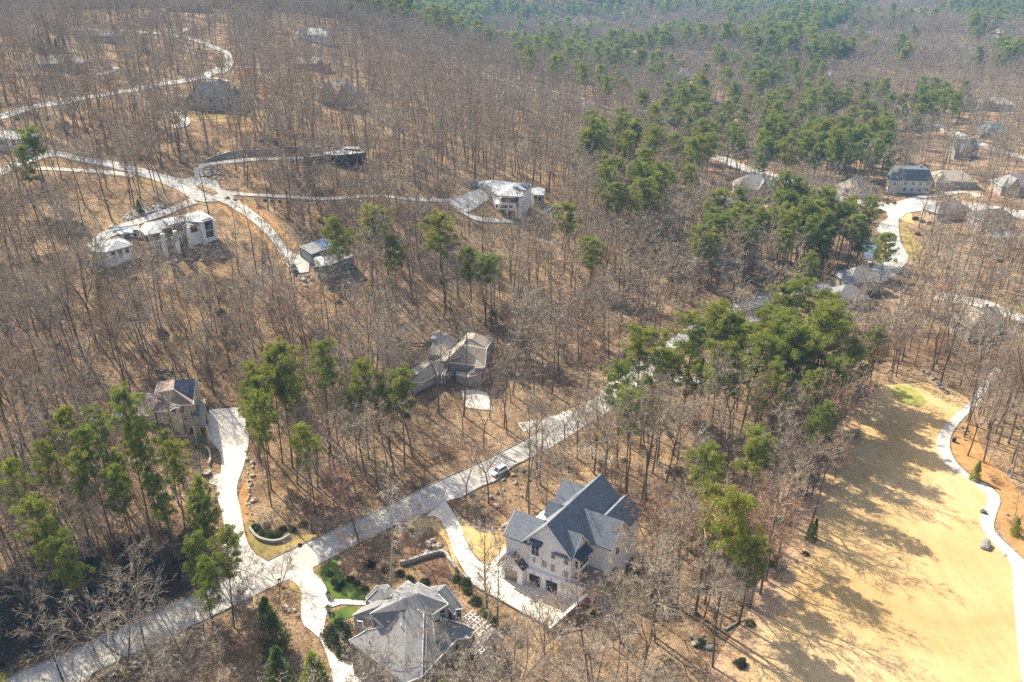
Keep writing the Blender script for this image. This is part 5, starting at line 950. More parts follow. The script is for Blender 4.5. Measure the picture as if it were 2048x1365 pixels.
for poly, cnt in ZONES:
    xs = [p[0] for p in poly]; ys = [p[1] for p in poly]; n = 0; tr_ = 0
    while n < cnt and tr_ < 4000:
        tr_ += 1; a, b = prs.uniform(min(xs), max(xs)), prs.uniform(min(ys), max(ys))
        if not inpoly(a, b, poly): continue
        g = crown_pt(a, b, 17)
        if hit(NOGO_SMALL, g[0], g[1]) or any(np.hypot(g[0]-q[2][0], g[1]-q[2][1]) < 4.5 for q in pines): continue
        pines.append((a, b, g, False)); n += 1
pine_xy = np.array([p[2][:2] for p in pines])
KIND_LOOK = ['tall', 'slender', 'full crowned', 'broad', 'short', 'open crowned']
for i, (a, b, g, man) in enumerate(pines):
    v = i*7 % 6; s = rnd.uniform(.85, 1.12); bright = (b > 880 and rnd.random() < .35)
    nw = .68 if (a < 560 and b > 750) else (.85 if b > 740 else 1.12); w = near(a, b); put_tree('pine_tree', PV[v], g-[0, 0, .2], rnd.uniform(0, 6.28), (s*nw, s*nw, s*rnd.uniform(.92, 1.06)), (M['barkpine'], M['pinel'] if bright else M['pine']), label='%s green pine %s' % (KIND_LOOK[v], w), cat='pine tree', group='pines %s' % w)
print('pines', len(pines))
# --- individually placed trees and shrubs
def single(kind, var, px, py, sc, label, cat, mats=None, rz=None):
    g = G(px, py); return put_tree(kind, var, g-[0, 0, .15], rnd.uniform(0, 6.28) if rz is None else rz, (sc, sc, sc), mats, label=label, cat=cat)
bp, tp_ = M['barkp'], M['twigp']
SING = [('bare_tree', BIG[1], 372,1362,.95,'big silvery bare tree leaning over the street at lower left',(bp,tp_)),('bare_tree', MULT[1],560,1172,.95,'small vase shaped bare tree on the island beside the mailbox',(M['bark'],M['twig'])),('bare_tree',BIG[0],832,1112,.78,'pale bare tree standing tall beside the street lamp',(bp,tp_)),('bare_tree',BIG[2],714,1140,.72,'reddish budding tree over the street by the green lawn',(bp,M['twigr'])),
 ('bare_tree',BIG[1],1243,1285,.82,'dense whitish bare tree in front of the terrace of the white house',(bp,tp_)),('bare_tree',BIG[0],1310,1285,1.05,'large dark limbed bare oak right of the white house',(M['bark'],M['twig'])),('bare_tree',BIG[2],748,1410,.9,'pale branched bare tree in front of the grey hip roofs',(bp,tp_)),('bare_tree',BIG[1],950,1425,.7,'bare tan tree in front of the grey gazebo',(bp,tp_)),('bare_tree',BV[3],1033,1370,.6,'small silvery bare tree right of the gazebo',(bp,tp_)),
 ('bare_tree',MULT[0],1095,1262,1.0,'orange tan twiggy tree at the corner of the white house forecourt',(M['bark'],M['twigo'])),('bare_tree',BV[4],1935,912,.95,'tall forked bare tree on the inner bend of the cart path',(M['bark'],M['twig'])),('bare_tree',BV[9],1360,1060,.75,'short gnarled bare tree behind the white gabled house',(M['bark'],M['twig'])),('bare_tree',BV[1],975,1200,.42,'thin bare tree beside the white house driveway',(M['bark'],M['twig'])),
 ('bare_tree',MULT[1],470,1220,1.0,'pair of pale bare stems over the driveway fork',(bp,tp_)),('bare_tree',BIG[2],1560,1010,.8,'pale white branched tree on the fairway edge',(bp,tp_)),('bare_tree',BIG[2],1670,960,.7,'reddish bare tree overhanging the fairway',(M['bark'],M['twigr'])),('bare_tree',BIG[1],1640,860,.8,'grey fuzzy crowned tree left of the golf green',(M['bark'],M['twig'])),('bare_tree',BIG[1],1960,830,.95,'wide bare tree at the top of the cart path',(bp,tp_)),('bare_tree',BV[5],1255,1010,1.15,'twin tall dark trunks behind the right wing of the white house',(M['bark'],M['twig'])),('bare_tree',BV[7],1205,1010,1.1,'tall straight dark trunk behind the main ridge of the white house',(M['bark'],M['twig'])),
 ('cedar_tree',CED[0],548,1300,1.15,'dark green conical cedar on the island by the driveway',None),('evergreen_tree',CED[1],640,1455,1.75,'rounded bright green pine at the bottom beside the driveway',(M['barkpine'],M['pinel'])),('evergreen_tree',CED[0],575,1450,1.55,'big dusky green cedar left of the bright green pine',None),('evergreen_tree',CED[1],5,1450,1.6,'bright yellow green pine in the bottom left corner',(M['barkpine'],M['pinel'])),('evergreen_tree',CED[1],885,1440,1.05,'bright green pine top at the bottom edge',(M['barkpine'],M['pinel'])),
 ('magnolia_tree',BUSH[0],675,1275,1.55,'large rounded glossy dark evergreen beside the driveway of the grey house',(M['bark'],M['magn'])),('holly_bush',BUSH[1],688,1312,.8,'dark clipped evergreen bush at the driveway bend',(M['bark'],M['magn'])),('young_pine',CED[1],2030,1070,.5,'young bright green pine beside the lower cart path',(M['barkpine'],M['pinel'])),('pine_tree',PV[4],2062,985,.62,'leaning yellow green pine at the right edge above the cart path',(M['barkpine'],M['pinel'])),('pine_tree',PV[1],2085,930,.66,'tall pine cut by the right edge beyond the cart path',(M['barkpine'],M['pinel'])),('young_pine',CED[1],1948,960,.6,'young yellow green pine on the bank inside the cart path',(M['barkpine'],M['pinel'])),
 ('cedar_tree',CED[0],1622,1080,.5,'small dark cedar at the edge of the fairway shadows',None),('cedar_tree',CED[0],1012,745,.7,'dark green cedar at the right corner of the centre house',None),('cedar_tree',CED[1],915,680,.5,'small cedar behind the centre house',None),('cedar_tree',CED[1],280,425,.5,'small cedar above the drive of the long modern house',None)]
for k, v, a, b, s, lab, mt in SING: single(k, v, a, b, s, lab, 'tree' if k != 'holly_bush' else 'bush', mt)
for i, (a, b, s) in enumerate([(1570,205,1.5),(1600,225,1.2),(1625,228,1.4),(1652,225,1.4),(1765,238,1.7),(1778,240,1.5),(75,105,1.0),(88,108,1.),(105,110,.95),(118,112,1.),(135,115,.9),(290,105,1.1)]): single('cedar_tree', CED[i % 2], a, b, s, 'dark conical evergreen in the row %s' % near(a, b), 'tree').__setitem__('group', 'dark conical evergreens %s' % near(a, b))
SHR = [(512,1058,1.0),(525,1068,.9),(540,1075,1.),(556,1070,.9),(566,1060,.8),(533,1052,.6),(660,1150,.7),(668,1165,.75),(676,1178,.8),(684,1170,.7),(700,1160,.8),(714,1168,.7),(730,1180,.7),(605,1050,.9),(585,1060,.8),(915,1160,1.),(935,1185,.9),(950,1205,1.1),(968,1228,1.0),(985,1245,.9),(930,1170,1.2),(1010,1260,.9),(1040,1290,.7),(1170,1215,.7),(1185,1230,.8),(760,1200,.6),(740,1130,.9),(770,1140,.8),(800,1150,.9),(820,1160,.8),(850,1165,.9),(600,1092,.5),(405,835,.5),(1830,440,1.4),(1845,445,1.2),(1860,450,1.3),(1835,470,1.2),(1790,408,.9),(1775,410,.9),(230,1350,.8),(215,1362,.8),
 (455,398,.7),(470,402,.6),(530,402,.6),(545,403,.6),(560,404,.6),(575,405,.6),(590,406,.6),(605,408,.6),(250,1190,.9),(280,1210,.8),(180,1180,.7),(1400,1290,1.),(1480,1330,1.1),(1340,1330,.9),(1500,1250,.9),(1545,1130,.8),(1610,1110,.7)]
for a, b, s in SHR:
    w = near(a, b); g = G(a, b); put_tree('evergreen_shrub', BUSH[rnd.randrange(2)], g-[0, 0, .1], rnd.uniform(0, 6.28), (s*.62, s*.62, s*.5), (M['bark'], M['shrub'] if rnd.random() < .7 else M['magn']), label='low leafy evergreen shrub %s' % w, cat='shrub', group='evergreen shrubs %s' % w)
# --- hardwoods
trg = np.random.default_rng(11)
x, y = poisson(-330, 330, 62, 330, 5.3, trg); ok = ~hit(NOGO_BIG, x, y); x, y = x[ok], y[ok]
dp = np.array([np.min((pine_xy[:, 0]-a)**2+(pine_xy[:, 1]-b)**2) for a, b in zip(x, y)]); bl = blocked(x, y, 19); z_ = T(x, y); pxx, pyy, _ = to_px(x, y, z_)
pgrove = inpoly(pxx, pyy, [(1330,760),(1300,900),(1560,900),(1720,820),(1700,700),(1420,700)])
keep = (dp > 6) & (trg.uniform(size=len(x)) > bl*np.where(y > 190, .8, np.where(x > -12, .92, 1.08))) & (trg.uniform(size=len(x)) < .92+.2*vnoise(x, y, .05, 3)) & ~(pgrove & (trg.uniform(size=len(x)) < .5))
x, y = x[keep], y[keep]; z_ = T(x, y); px_, py_, dep = to_px(x, y, z_+12); inv = (px_ > -20) & (px_ < 2068) & (py_ > -20) & (py_ < 1420)
order = np.argsort(dep+1e5*(~inv)); ind = order[:254]; rest = order[254:]
LOOK = ['straight grey', 'slim grey', 'tall grey', 'forked brown', 'round crowned brown', 'lanky brown', 'thin brown', 'tall forked', 'short grey', 'wide crowned grey']
for i in ind:
    v = int(trg.integers(10)); w = near(*[float(q) for q in to_px(x[i], y[i], z_[i]+9)[:2]]); s = trg.choice([.62, .8, .9, 1.0, 1.12, 1.2])*trg.uniform(.94, 1.06); r_ = trg.uniform(); mt = (M['barkp'], M['twigp']) if r_ < .07 else ((M['bark'], M['twigo']) if r_ < .22 else ((M['bark'], M['twigr']) if r_ < .26 else (M['bark'], M['twig'])))
    nm = 'pale' if r_ < .07 else ('tan twigged' if r_ < .22 else ('reddish' if r_ < .26 else LOOK[v])); put_tree('bare_tree', BV[v], (x[i], y[i], z_[i]-.2), trg.uniform(0, 6.28), (s, s, s*trg.uniform(.92, 1.08)), mt, label='%s leafless hardwood %s' % (nm, w), cat='bare tree', group='bare trees %s' % w)
print('hardwood near', len(x))
EDGE = [(1425,1335),(1440,1262),(1478,1248),(1500,1215),(1520,1190),(1548,1140),(1560,1105),(1580,1050),(1622,1000),(1652,930),(1662,895),(1680,862),(1690,835),(1712,812),(1735,795),(1615,1065)]
for i, (a, b) in enumerate(EDGE):
    g = G(a, b); v = (i*3) % 10; s = trg.uniform(.8, 1.1); r_ = i % 5; mt = [(M['bark'], M['twig']), (M['barkp'], M['twigp']), (M['bark'], M['twig']), (M['bark'], M['twigr']), (M['bark'], M['twigo'])][r_]
    if i % 12 == 2: put_tree('pine_tree', PV[i % 6], g-[0, 0, .2], trg.uniform(0, 6.28), (s*.9, s*.9, s*.85), (M['barkpine'], M['pine']), label='pine in the fairway edge row %s' % near(a, b-60), cat='pine tree', group='fairway edge pines %s' % near(a, b-60))
    else: put_tree('bare_tree', BV[v], g-[0, 0, .2], trg.uniform(0, 6.28), (s, s, s), mt, label='leafless tree leaning into the light at the fairway edge %s' % near(a, b-60), cat='bare tree', group='fairway edge bare trees %s' % near(a, b-60))
def lodset(l, tw=.020, ms=None):
    out = []
    for i in range(7):
        a, b = bare_tree(300+i+10*l, h=[21, 19, 23, 18, 20, 22, 17][i], cr=[4.8, 4.2, 5.0, 5.2, 5.2, 4.5, 4.4][i]*(1.12 if l == 2 else 1), base=[.46, .5, .48, .36, .42, .5, .4][i], n1=[15, 14, 16, 16, 14, 14, 14][i], spread=[0, 3, 0, 4, 3, 0, 0][i], dens=1.05, lod=l, tw=tw); m2 = ['twig', 'twig', 'twig', 'twigp', 'twig', 'twigo', 'twigr'][i]; out.append((a, M['barkp' if m2 == 'twigp' else 'bark'], b, M[m2]))
    return out
xr, yr = x[rest], y[rest]; zr = z_[rest]
L0 = [((a.vertices, b.vertices), None) for a, b, _, _ in []]
# middle distance woods
x2, y2 = poisson(-760, 760, 330, 700, 7.1, trg); ok = ~hit(NOGO_BIG, x2, y2); x2, y2 = x2[ok], y2[ok]; bl = blocked(x2, y2, 19); dp = np.array([np.min((pine_xy[:, 0]-a)**2+(pine_xy[:, 1]-b)**2) for a, b in zip(x2, y2)]); k = (dp > 20) & (trg.uniform(size=len(x2)) > bl*.7); x2, y2 = x2[k], y2[k]
xa = np.concatenate([xr, x2]); ya = np.concatenate([yr, y2]); za = T(xa, ya)-.2; vi = trg.choice(7, len(xa), p=[.2, .2, .16, .12, .16, .1, .06]); stuff_gn('bare_woodland', lodset(1), np.stack([xa, ya, za], -1), trg.uniform(0, 6.28, len(xa)), trg.uniform(.6, 1.18, len(xa)), vi, 'leafless winter woodland covering the hillside beyond the nearest trees')
# far woods
x3, y3 = poisson(-1500, 1500, 700, 1300, 8.5, trg); x4, y4 = poisson(-2000, 2000, 1300, 2500, 13, trg)
m3 = ~hit(NOGO_BIG, x3, y3); x3, y3 = x3[m3], y3[m3]; X3 = np.concatenate([x3, x4]); Y3 = np.concatenate([y3, y4]); Z3 = T(X3, Y3)-.3; sc3 = np.concatenate([trg.uniform(.85, 1.2, len(x3)), trg.uniform(1.1, 1.45, len(x4))])
P3 = to_px(X3, Y3, Z3+15); pn = vnoise(X3, Y3, .03, 8)
FZ = [([(640,-40),(1300,-40),(1250,28),(900,42),(700,22)], 1.3), ([(780,40),(1000,60),(1080,112),(900,110),(800,62)], .8), ([(1040,8),(1200,8),(1240,62),(1060,52)], .55), ([(1000,62),(1250,88),(1450,130),(1380,180),(1000,102)], .38), ([(1480,-20),(1700,8),(1660,60),(1560,60),(1420,40)], .8), ([(1480,60),(1670,40),(1640,160),(1480,160)], .5), ([(1850,8),(2060,8),(2060,50),(1880,42)], .55), ([(1740,60),(1970,58),(1900,80),(1780,76)], .4), ([(1930,88),(2060,90),(2060,132),(1960,120)], .5), ([(1300,-40),(1460,-40),(1400,22),(1300,22)], 1.2), ([(1340,60),(1480,60),(1500,150),(1350,150)], .3), ([(1700,-20),(2060,-20),(2060,8),(1700,8)], .45)]
pr = np.full(len(X3), .03)
jx_ = 130*vnoise(X3, Y3, .013, 41)+60*vnoise(X3, Y3, .04, 42); jy_ = 26*vnoise(X3, Y3, .016, 43)+12*vnoise(X3, Y3, .05, 44)
for q_, w_ in FZ: pr = np.where(inpoly(P3[0]+jx_, P3[1]+jy_, q_), w_+1.3*pn, pr)
pr = np.where(pr > .05, pr*.48, pr)+.25*np.clip(vnoise(X3, Y3, .07, 12), 0, 1)*(pr > .05); isp = (trg.uniform(size=len(X3)) < pr) & (P3[0] > 620)
isp |= (P3[0] < 620) & (P3[1] < 20) & (pn > .3)
bl = blocked(X3, Y3, 18); kk = trg.uniform(size=len(X3)) > bl
h3 = (~isp) & kk; vi = trg.choice(7, h3.sum(), p=[.2, .2, .16, .14, .16, .08, .06]); stuff_gn('far_bare_woodland', lodset(2), np.stack([X3, Y3, Z3], -1)[h3], trg.uniform(0, 6.28, h3.sum()), sc3[h3], vi, 'distant leafless woodland fading into haze')
p3_ = isp & kk; farp = []
for i in range(4): a, b = pine_tree(400+i, h=[23, 25, 21, 24][i], cr=[4.2, 4.6, 4.0, 4.8][i], base=[.5, .55, .45, .5][i], nb=24, lod=2, cl=1.25); farp.append((a, M['barkpine'], b, M['pine']))
stuff_gn('far_pine_woodland', farp, np.stack([X3, Y3, Z3], -1)[p3_], trg.uniform(0, 6.28, p3_.sum()), sc3[p3_]*1.15, trg.integers(0, 4, p3_.sum()), 'distant green pine woods among the leafless trees')
print('mid', len(xa), 'far', h3.sum(), 'far pines', p3_.sum())
mp = []; mps = np.random.default_rng(77)
for poly, cnt in [([(1170,180),(1430,180),(1450,300),(1400,340),(1300,425),(1210,400),(1170,320)], 55), ([(1430,235),(1770,235),(1800,300),(1700,330),(1480,320)], 60), ([(1370,440),(1530,440),(1530,485),(1370,495)], 6), ([(1545,395),(1745,420),(1775,490),(1690,520),(1560,490)], 16), ([(1340,130),(1560,120),(1560,230),(1350,235)], 40), ([(1555,165),(1780,175),(1780,225),(1555,225)], 22), ([(1480,60),(1670,60),(1650,165),(1500,165)], 40), ([(950,90),(1250,110),(1400,160),(1350,200),(1100,150)], 45), ([(1780,175),(1960,170),(1950,260),(1820,250)], 22)]:
    xs = [p[0] for p in poly]; ys = [p[1] for p in poly]; n = 0; t_ = 0
    while n < cnt*.66 and t_ < 2500:
        t_ += 1; a, b = mps.uniform(min(xs), max(xs)), mps.uniform(min(ys), max(ys))
        if not inpoly(a, b, poly): continue
        g = crown_pt(a, b, 16)
        if not hit(NOGO_SMALL, g[0], g[1]): mp.append(g); n += 1
mp = np.array(mp); mpv = []
for i in range(5): a, b = pine_tree(430+i, h=[23, 25, 21, 24, 19][i], cr=[3.8, 4.4, 3.6, 4.6, 3.4][i], base=[.48, .55, .42, .5, .38][i], nb=28, lod=1, cl=1.1); mpv.append((a, M['barkpine'], b, M['pine']))
stuff_gn('pine_wood', mpv, mp, mps.uniform(0, 6.28, len(mp)), mps.uniform(.8, 1.15, len(mp)), mps.integers(0, 5, len(mp)), 'thick green pine wood filling in behind the nearer valley pines')
# undergrowth: saplings and brush
xu, yu = poisson(-300, 300, 60, 300, 3.6, trg); ok = ~hit(NOGO_SMALL, xu, yu); xu, yu = xu[ok], yu[ok]; zu = T(xu, yu); dn = vnoise(xu, yu, .06, 21); pu = to_px(xu, yu, zu); bl = blocked(xu, yu, 6); k = (trg.uniform(size=len(xu)) < .42+.5*dn) & (trg.uniform(size=len(xu)) > bl*.9); xu, yu, zu = xu[k], yu[k], zu[k]
und = []
for i in range(3): a, b = bare_tree(500+i, h=[9, 11, 7.5][i], cr=[1.6, 1.9, 1.4][i], base=.3, n1=11, r=.055, tw=.016, dens=.67, lod=1); und.append((a, M['bark'], b, M['twig']))
for i in range(3): a, b = twig_bush(510+i, h=[2.6, 2.0, 3.2][i]); und.append((a, M['bark'], b, M[['twig', 'twigo', 'twigp'][i]]))
a, b = round_bush(520, h=1.6, r=1.1, n=900, size=.2); und.append((a, M['bark'], b, M['shrub']))
stuff_gn('undergrowth', und, np.stack([xu, yu, zu-.1], -1), trg.uniform(0, 6.28, len(xu)), trg.uniform(.6, 1.15, len(xu)), trg.choice(7, len(xu), p=[.24, .22, .14, .16, .13, .07, .04]), 'thin saplings, brush and leafless scrub under the trees')
print('undergrowth', len(xu))
bk = []; brg = np.random.default_rng(31)
while len(bk) < 230:
    a, b = brg.uniform(-20, 440), brg.uniform(1050, 1340)
    if inpoly(a, b, [(-20,1150),(200,1090),(430,1060),(440,1150),(270,1232),(120,1296),(-20,1345)]): bk.append(G(a, b))
bk = np.array(bk); und2 = []
for i in range(3): a, b = twig_bush(540+i, h=[2.2, 1.6, 2.8][i], n=34); und2.append((a, M['bark'], b, M['bark']))  # twigs take the bark colour too, so the bank's shade is in the brush
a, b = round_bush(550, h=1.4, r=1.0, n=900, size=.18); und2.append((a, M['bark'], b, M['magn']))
stuff_gn('bank_brush', und2, bk, brg.uniform(0, 6.28, len(bk)), brg.uniform(.6, 1.1, len(bk)), brg.choice(4, len(bk), p=[.3, .25, .2, .25]), 'tangled brush coloured dark for shade between the boulders of the shaded roadside bank')
# ------------------------------------------------------------------ boulders
def rock_mesh(seed, sub=2):
    r_ = random.Random(seed); bm = bmesh.new(); bmesh.ops.create_icosphere(bm, subdivisions=sub, radius=.5)
    pl = [(Vector((r_.gauss(0, 1), r_.gauss(0, 1), r_.gauss(0, 1))).normalized(), r_.uniform(.26, .42)) for _ in range(9)]
    for v in bm.verts:
        for n_, d in pl:
            k = v.co.dot(n_)
            if k > d: v.co -= n_*(k-d)
        v.co += Vector((r_.gauss(0, .012), r_.gauss(0, .012), r_.gauss(0, .012)))
    me = bpy.data.meshes.new('boulder'); bm.to_mesh(me); bm.free(); me.polygons.foreach_set('use_smooth', [False]*len(me.polygons)); me.materials.append(None); return me
RK = [rock_mesh(i) for i in range(6)]
def boulder(g, s, mat, label, group=None, cat='boulder', name='boulder'):
    o = bpy.data.objects.new(name, RK[rnd.randrange(6)]); C.objects.link(o); o.location = [float(g[0]), float(g[1]), float(g[2])+s*.16]; o.rotation_euler = (rnd.uniform(-.4, .4), rnd.uniform(-.4, .4), rnd.uniform(0, 6.28)); o.scale = (s*rnd.uniform(.8, 1.4), s*rnd.uniform(.7, 1.1), s*rnd.uniform(.55, .95))
    o.material_slots[0].link = 'OBJECT'; o.material_slots[0].material = M[mat]; tag(o, label, cat, group); return o
def rocks_area(poly, n, s0, s1, mat, label, group):
    xs = [p[0] for p in poly]; ys = [p[1] for p in poly]; k = 0; t = 0
    while k < n and t < 6000:
        t += 1; a, b = rnd.uniform(min(xs), max(xs)), rnd.uniform(min(ys), max(ys))
        if not inpoly(a, b, poly): continue
        g = G(a, b)
        if hit(MASK['road'], g[0], g[1]): continue
        boulder(g, rnd.uniform(s0, s1)**1, mat if rnd.random() < .8 else 'rock', label, group); k += 1
def rocks_line(px, n, s0, s1, mat, label, group):
    L = smooth_line(to_w(px), n); 
    for q in L: x_, y_ = q[0]+rnd.gauss(0, .35), q[1]+rnd.gauss(0, .35); boulder((x_, y_, float(T(x_, y_))), rnd.uniform(s0, s1), mat, label, group)
rocks_area([(-20,1230),(60,1190),(200,1180),(330,1150),(420,1120),(440,1150),(270,1236),(120,1300),(50,1330),(-20,1350)], 120, .8, 2.2, 'rockd', 'angular boulder coloured dark for shade on the bank above the bottom left street', 'boulders on the shaded roadside bank')  # darker rock colour puts the bank's shade into the boulders
rocks_line([(917,1041),(935,1052),(959,1060),(979,1064),(1000,1058),(1017,1049)], 30, .4, .9, 'rockl', 'pale edging rock around the dry lawn behind the white house', 'pale edging rocks')
rocks_line([(498,905),(502,940),(500,975),(504,1010)], 22, .5, 1.2, 'rockl', 'pale rock in the row along the right side of the solar house driveway', 'rocks along the driveway')
rocks_line([(497,1015),(500,1040),(512,1052)], 9, .4, .8, 'rockl', 'small pale rock edging the evergreen bed at the driveway fork', 'rocks edging the evergreen bed')
rocks_area([(840,1085),(880,1078),(885,1100),(850,1112),(835,1100)], 14, .6, 1.3, 'rockl', 'pale rock of the dry waterfall beside the mulch bed', 'pale waterfall rocks')
rocks_line([(1850,742),(1868,760),(1880,775),(1897,790)], 16, .7, 1.6, 'rock', 'brown rock in the line behind the golf green', 'rocks behind the golf green'); rocks_line([(1760,752),(1790,742),(1830,738)], 9, .5, 1.2, 'rock', 'brown rock on the bank above the golf green', 'rocks above the golf green')
rocks_area([(1918,855),(1945,850),(1950,880),(1925,890)], 9, .5, 1.2, 'rock', 'grey rock on the bank inside the cart path bend', 'rocks inside the cart path bend')
rocks_area([(930,965),(1050,930),(1150,925),(1130,960),(1010,1010),(940,1040)], 34, .5, 1.3, 'rock', 'brown rock in the brush between the street and the white house', 'rocks in the brush behind the white house')
rocks_area([(1375,1245),(1420,1235),(1430,1300),(1385,1310)], 10, .6, 1.5, 'rock', 'grey rock in the creek bed below the tall pines', 'rocks of the creek bed'); rocks_area([(300,740),(345,735),(345,755),(310,760)], 8, .6, 1.2, 'rock', 'grey rock in the pile behind the tan solar panel house', 'rocks behind the solar panel house')
rocks_area([(590,1200),(600,1245),(585,1250),(570,1215)], 8, .4, .9, 'rockl', 'pale rock under the shrubs on the driveway island', 'rocks on the driveway island'); rocks_area([(225,1345),(330,1300),(350,1330),(260,1365)], 8, .5, 1.3, 'rockl', 'tan rock on the bank below the silvery leaning tree', 'rocks below the leaning tree')
boulder(G(1969, 1094), 2.6, 'rock', 'big brown boulder beside the lower bend of the cart path'); boulder(G(1966, 1026), 1.7, 'rockd', 'dark boulder on the fairway beside the middle bend of the cart path'); boulder(G(2009, 1112), .8, 'rockl', 'small white stone on the fairway near the lower cart path'); boulder(G(2013, 1030), .9, 'rock', 'grey stone on the pine straw right of the cart path'); boulder(G(1740, 1146), .5, 'rock', 'small brown clod alone on the open fairway')
# riprap that nobody could count: one mass per slope
def riprap(areas, label):
    pts = []
    for poly, n in areas:
        xs = [p[0] for p in poly]; ys = [p[1] for p in poly]; k = 0
        while k < n:
            a, b = rnd.uniform(min(xs), max(xs)), rnd.uniform(min(ys), max(ys))
            if inpoly(a, b, poly):
                k += 1; g = G(a, b)
                if not hit(MASK['road'], g[0], g[1]): pts.append(g)
    V = []; Fq = []; o = 0; bases = []
    for me in RK[:4]:
        v = np.empty(len(me.vertices)*3, np.float32); me.vertices.foreach_get('co', v); f = np.array([p.vertices[:] for p in me.polygons]); bases.append((v.reshape(-1, 3), f))
    for g in pts:
        v, f = bases[rnd.randrange(4)]; s = rnd.uniform(.5, 1.5); a = rnd.uniform(0, 6.28); rot = np.array([[math.cos(a), -math.sin(a), 0], [math.sin(a), math.cos(a), 0], [0, 0, 1]]); V.append((v*[s*1.2, s, s*.7])@rot.T+g+[0, 0, .1*s]); Fq.append(f+o); o += len(v)
    tag(link('rubble', mesh_np('rubble', np.concatenate(V), np.concatenate(Fq)), M['rockl']), label, kind='stuff')
riprap([([(215,462),(262,424),(330,408),(335,420),(270,438),(220,468)], 150), ([(405,338),(440,332),(445,360),(415,368)], 60), ([(430,308),(600,292),(760,285),(770,296),(600,302),(430,322)], 150), ([(330,440),(395,425),(398,440),(340,452)], 30), ([(225,520),(300,500),(450,490),(480,520),(300,530)], 80), ([(600,515),(625,560),(610,575),(590,550)], 25), ([(1075,425),(1130,415),(1130,440),(1080,440)], 30), ([(1120,275),(1180,265),(1180,285),(1120,290)], 25)], 'pale broken rubble stone banking the hillside drives')
riprap([([(0,1180),(200,1120),(430,1090),(440,1140),(200,1230),(0,1310)], 160)], 'small stones coloured dark for shade between the boulders on the bank'); bpy.data.objects['rubble.001'].data.materials[0] = M['rockd']  # stones share the shade-darkened colour of the bank boulders
# ------------------------------------------------------------------ walls
def wall_line(name, px, h, w, mat, label, cap=None, base=-.6):
    L = smooth_line(to_w(px), 5*len(px)); z = T(L[:, 0], L[:, 1]); o = np.array([L[0, 0], L[0, 1], z[0]]); e = empty(name, o, label=label, cat='wall'); m = MB(); c = MB(); hh = h if hasattr(h, '__len__') else [h]*len(L); hh = np.interp(np.linspace(0, 1, len(L)), np.linspace(0, 1, len(hh)), hh)
    d = np.gradient(L, axis=0); d /= np.linalg.norm(d, axis=1)[:, None]; nn = np.stack([-d[:, 1], d[:, 0]], -1)
    for mm, k, lo, hi in ((m, 1, base, 0), (c, 1.35, 0, .12)):
        if mm is c and not cap: continue
        V = []
        for s_, hz_ in ((-1, 0), (-1, 1), (1, 1), (1, 0)): q = L+nn*w/2*k*s_; V.append(np.concatenate([q, (z+(hh+hi if hz_ else (lo if mm is m else hh)))[:, None]], 1)-o)
        V = np.stack(V, 1).reshape(-1, 3); i = np.arange(len(L)-1)*4; q = np.concatenate([np.stack([i+a, i+b, i+b+4, i+a+4], -1) for a, b in ((0, 1), (1, 2), (2, 3), (3, 0))]+[np.array([[0, 1, 2, 3]]), np.array([[3, 2, 1, 0]])+4*(len(L)-1)])
        link('face' if mm is m else 'coping', mesh_np(name, V, q), M[mat if mm is m else cap], e)
    return e
wall_line('retaining_wall', [(408,326),(437,318),(480,311),(560,305),(640,302)], [.8, 1.6, 1.8, 1.6, 1.3], .4, 'path', 'long curved grey retaining wall above the loop drive on the hill', 'path')
wall_line('garden_wall', [(800,1130),(817,1127),(850,1116),(886,1109),(900,1126),(912,1142)], .8, .4, 'stone', 'low pale capped garden wall around the mulch bed corner', 'path'); wall_line('garden_wall', [(925,1150),(944,1169),(970,1186),(997,1200),(1032,1220),(1064,1238),(1112,1261)], .35, .25, 'stone', 'long low kerb wall on the outer side of the white house forecourt', 'path')
wall_line('bed_wall', [(500,1060),(515,1078),(540,1086),(562,1084),(580,1074)], .6, .3, 'stone', 'curved low stone wall round the evergreen bed at the driveway fork', 'path'); wall_line('bed_wall', [(418,932),(421,920),(419,905),(412,898)], .7, .3, 'cream', 'short curved cream wall in the mulch beside the solar house driveway')
wall_line('retaining_wall', [(985,387),(970,378),(950,372),(930,372)], 2.0, .4, 'stone', 'dark stone retaining wall behind the parking court of the pool house')
loft('mulch_bed', [(392,374),(405,384),(425,392)], [(398,372),(420,378),(437,388)], M['forest'], .45, None)
